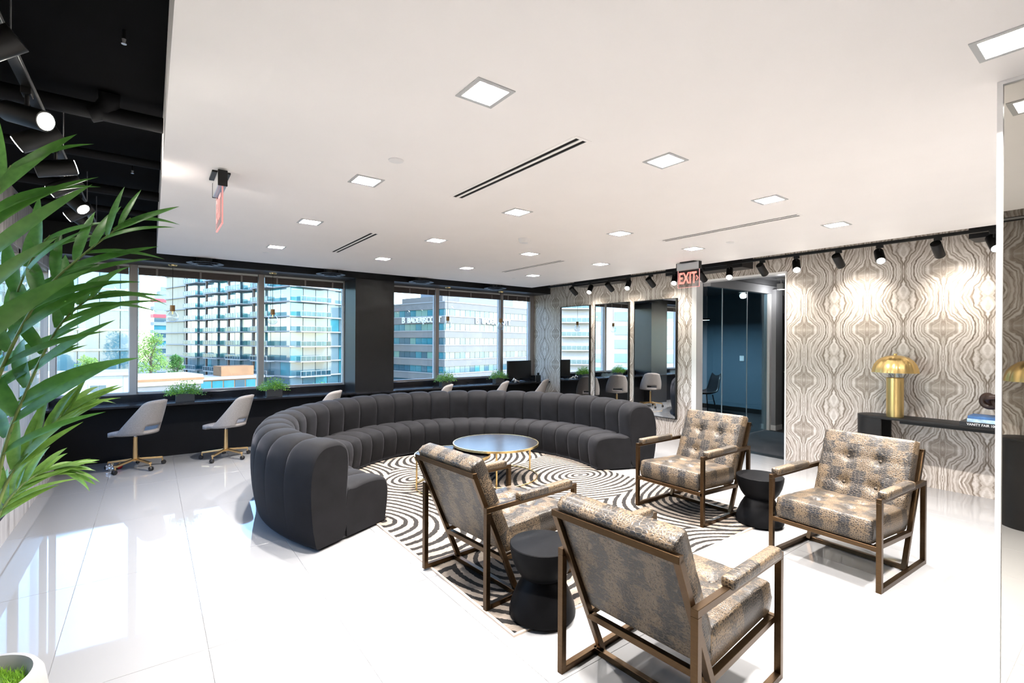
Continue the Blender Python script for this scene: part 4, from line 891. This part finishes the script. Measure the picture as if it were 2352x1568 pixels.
def balc(n, along_y, w_, d_):
    m = MB().box(-d_, 0, 0, w_, -.02, .22) if along_y else MB().box(0, w_, -d_, 0, -.02, .22); sm = m.mesh('balcony', 'slab')
    m = MB()
    if along_y: m.box(-d_, -d_ + .03, 0, w_, .28, 1.2).box(-d_, 0, 0, .03, .28, 1.2).box(-d_, 0, w_ - .03, w_, .28, 1.2)
    else: m.box(0, w_, -d_, -d_ + .03, .28, 1.2).box(0, .03, -d_, 0, .28, 1.2).box(w_ - .03, w_, -d_, 0, .28, 1.2)
    gm = m.mesh('balustrade', 'rail'); m = MB(); nn = int(w_ / 1.1)
    for k in range(nn + 1):
        q = k * w_ / nn
        if along_y: m.box(-d_ - .03, -d_ + .03, q - .03, q + .03, .22, 1.25)
        else: m.box(q - .03, q + .03, -d_ - .03, -d_ + .03, .22, 1.25)
    if along_y: m.box(-d_ - .05, -d_ + .05, 0, w_, 1.22, 1.30)
    else: m.box(0, w_, -d_ - .05, -d_ + .05, 1.22, 1.30)
    return sm, gm, m.mesh('handrail', 'railpost' if along_y else 'slab')
B1, B2 = balc(0, True, 7.0, 1.7), balc(0, False, 7.2, 1.7)
for z in slz[1:]:
    for s in (5.5, 17, 28.5, 40): 
        o = obj('balcony', B1[0], TWR, loc=(-.35, s, zz(z))); obj('balustrade', B1[1], o); obj('handrail', B1[2], o)
    o = obj('balcony', B2[0], TWR, loc=(1.2, -.35, zz(z))); obj('balustrade', B2[1], o); obj('handrail', B2[2], o)
    o = obj('balcony', B2[0], TWR, loc=(12.5, -.35, zz(z))); obj('balustrade', B2[1], o); obj('handrail', B2[2], o)
# blue glass block on the left
G = thing('glass_block', 'pale blue glass office block outside behind the palm', 'building', (-1.5, 107.0, GZ), math.atan2(E1.y, E1.x))
MB().box(-44, 0, .3, 22, 0, zz(30)).build('core', 'g1', G); rnd = random.Random(8)
for z in range(13): MB().box(-44, 0, -.12, .3, 3.4 * z, 3.4 * z + .35).build('spandrel', 'g4', G)
facade_panes(G, 44, [3.4 * z + .35 for z in range(3, 11)], 3.05, 2.75, .16, ['g1', 'g1', 'g4', 'g1', 'g2'], rnd, .12, x0=-44)
# far dark tower, white block seen in the mirrors
D = thing('far_tower', 'distant dark tower outside with red and grey stepped floors', 'building', (at(352, 780, 185).x, at(352, 780, 185).y, GZ), math.atan2(E1.y, E1.x))
for k in range(12): MB().box(0 if k < 11 else 2, 16, 0, 4, 3.0 * k, 3.0 * k + 1.3).build('spandrel', 'redc' if k in (10, 8) else 'greyb', D); MB().box(.3 if k < 11 else 2.3, 15.7, .3, 3.7, 3.0 * k + 1.3, 3.0 * k + 3.0).build('window_strip', 'g3' if k % 2 else 'g2', D)
W = thing('white_block', 'white apartment block with teal windows seen in the wall mirrors', 'building', (-92, 62, GZ), math.radians(42))
MB().box(0, 62, .3, 16, 0, zz(24)).build('core', 'slab', W); rnd = random.Random(9)
for z in range(11):
    for x in (4, 9, 20, 25, 36, 41, 52, 57): obj('window_pane', bpy.data.meshes.get('white_block_pane') or MB().box(0, 3.0, .15, .35, .8, 2.9).mesh('white_block_pane', 'g2'), W, loc=(x, 0, 3.3 * z))
    if z % 1 == 0:
        for x in (13, 29, 45):
            o = obj('balcony', B2[0], W, loc=(x - .6, .3, 3.3 * z + .2)); obj('balustrade', B2[1], o); obj('handrail', B2[2], o)
# low podium, terrace and small white building in front
P = thing('terrace_podium', 'low tan terrace building outside below the tree', 'building', (at(300, 870, 62).x, at(300, 870, 62).y, GZ), math.atan2(E1.y, E1.x))
MB().box(0, 8, 0, 7, 0, zz(-4.6)).build('base', 'conc', P); MB().box(-.2, 8.2, -.2, 7.2, zz(-4.6), zz(-3.3)).build('parapet', 'cream', P); MB().box(-.3, 8.3, -.3, -.2, zz(-4.0), zz(-3.7)).build('tan_stripe', 'tan', P)
for k in range(2): MB().box(.6 + 3.6 * k, 3.4 + 3.6 * k, -.1, .1, zz(-8.2), zz(-5.6)).build('window_pane', 'g2', P)
q = at(430, 850, 88); P2 = thing('glass_pavilion', 'teal glass pavilion with tan walls at the foot of the apartment tower', 'building', (q.x, q.y, GZ), math.atan2(E1.y, E1.x))
MB().box(0, 13, 0, 7, 0, zz(-6.0)).build('base', 'tan', P2); MB().box(-.5, 13.5, -.5, 7.5, zz(-6.0), zz(-5.5)).build('roof', 'slab', P2); MB().box(6, 12, 1, 5, zz(-5.5), zz(-3.6)).build('roof_box', 'tan', P2); facade_panes(P2, 12, [zz(-9.8)], 3.6, 2.0, .2, ['g2', 'g3', 'g2', 'g4'], random.Random(2), -.05)
q = at(96, 870, 38); Hs = thing('white_annex', 'low white clapboard building outside with a four-pane window', 'building', (q.x, q.y, GZ), math.atan2(RGT.y, RGT.x) + .66)
MB().box(0, 5.3, 0, 5, 0, zz(-1.5)).build('walls', 'siding', Hs)
for k in range(14): MB().box(-.02, 5.32, -.02, 0, zz(-1.75) - .42 * k, zz(-1.75) - .42 * k + .03).build('siding_board', 'roofw', Hs)
MB().box(-.25, 5.5, -.3, 5.3, zz(-1.5), zz(-1.25)).build('roof', 'roofw', Hs)
wf = MB().box(2.75, 4.0, -.08, .02, zz(-3.55), zz(-2.15)).build('window', 'slab', Hs)
for i in (0, 1):
    for j in (0, 1): MB().box(2.88 + i * .52, 3.36 + i * .52, -.11, -.08, zz(-3.42) + j * .60, zz(-2.88) + j * .60).build('pane', 'g3', wf)
for k in range(2): MB().box(-.1 + 5.1 * k, .3 + 5.1 * k, -.06, .0, 0, zz(-1.5)).build('corner_board', 'slab', Hs)
def tree(label, px, py_top, d, hgt, wid, seed, mt):
    rnd = random.Random(seed); top = at(px, py_top, d); base = Vector((top.x, top.y, max(GZ, top.z - hgt)))
    t = thing('tree', label, 'tree', base, 0, 'trees outside the windows'); hh = top.z - base.z
    MB().cyl((0, 0, 0), (0, 0, hh * .55), .22, .12, n=8).build('trunk', 'bark', t)
    for k in range(5): a = k * 1.3; MB().cyl((0, 0, hh * (.3 + .06 * k)), (math.cos(a) * wid * .32, math.sin(a) * wid * .32, hh * (.6 + .05 * k)), .08, .03, n=6).build('branch', 'bark', t)
    m = MB(); cl = [(Vector((rnd.uniform(-.75, .75) * wid / 2 * (1.1 - .7 * f), rnd.uniform(-.75, .75) * wid / 2 * (1.1 - .7 * f), hh * (.32 + .6 * f))), wid * rnd.uniform(.12, .2)) for f in [rnd.random() for _ in range(40)]]
    for c, r in cl:
        for k in range(90):
            v = Vector((rnd.gauss(0, 1), rnd.gauss(0, 1), rnd.gauss(0, .8))).normalized() * r * rnd.uniform(.7, 1.05); p = c + v; d_ = Vector((rnd.uniform(-1, 1), rnd.uniform(-1, 1), rnd.uniform(-.6, .6))).normalized(); s = d_.orthogonal().normalized(); L = rnd.uniform(.18, .34)
            m.add([p, p + d_ * L * .5 + s * L * .3, p + d_ * L, p + d_ * L * .5 - s * L * .3], [(0, 1, 2, 3)])
    m.build('foliage', mt, t)
tree('yellow-green tree outside in front of the pale glass block', 347, 757, 78, 9.5, 5.2, 21, 'foliage')
tree('dark green small tree outside at the foot of the apartment tower', 406, 812, 84, 7.0, 3.0, 22, 'foliage2')
tree('light green tree outside behind the white clapboard building', 205, 815, 72, 6.5, 4.0, 23, 'foliage')
tree('green street tree outside below the balconies next to the column', 740, 880, 84, 8.0, 6.0, 24, 'foliage2')
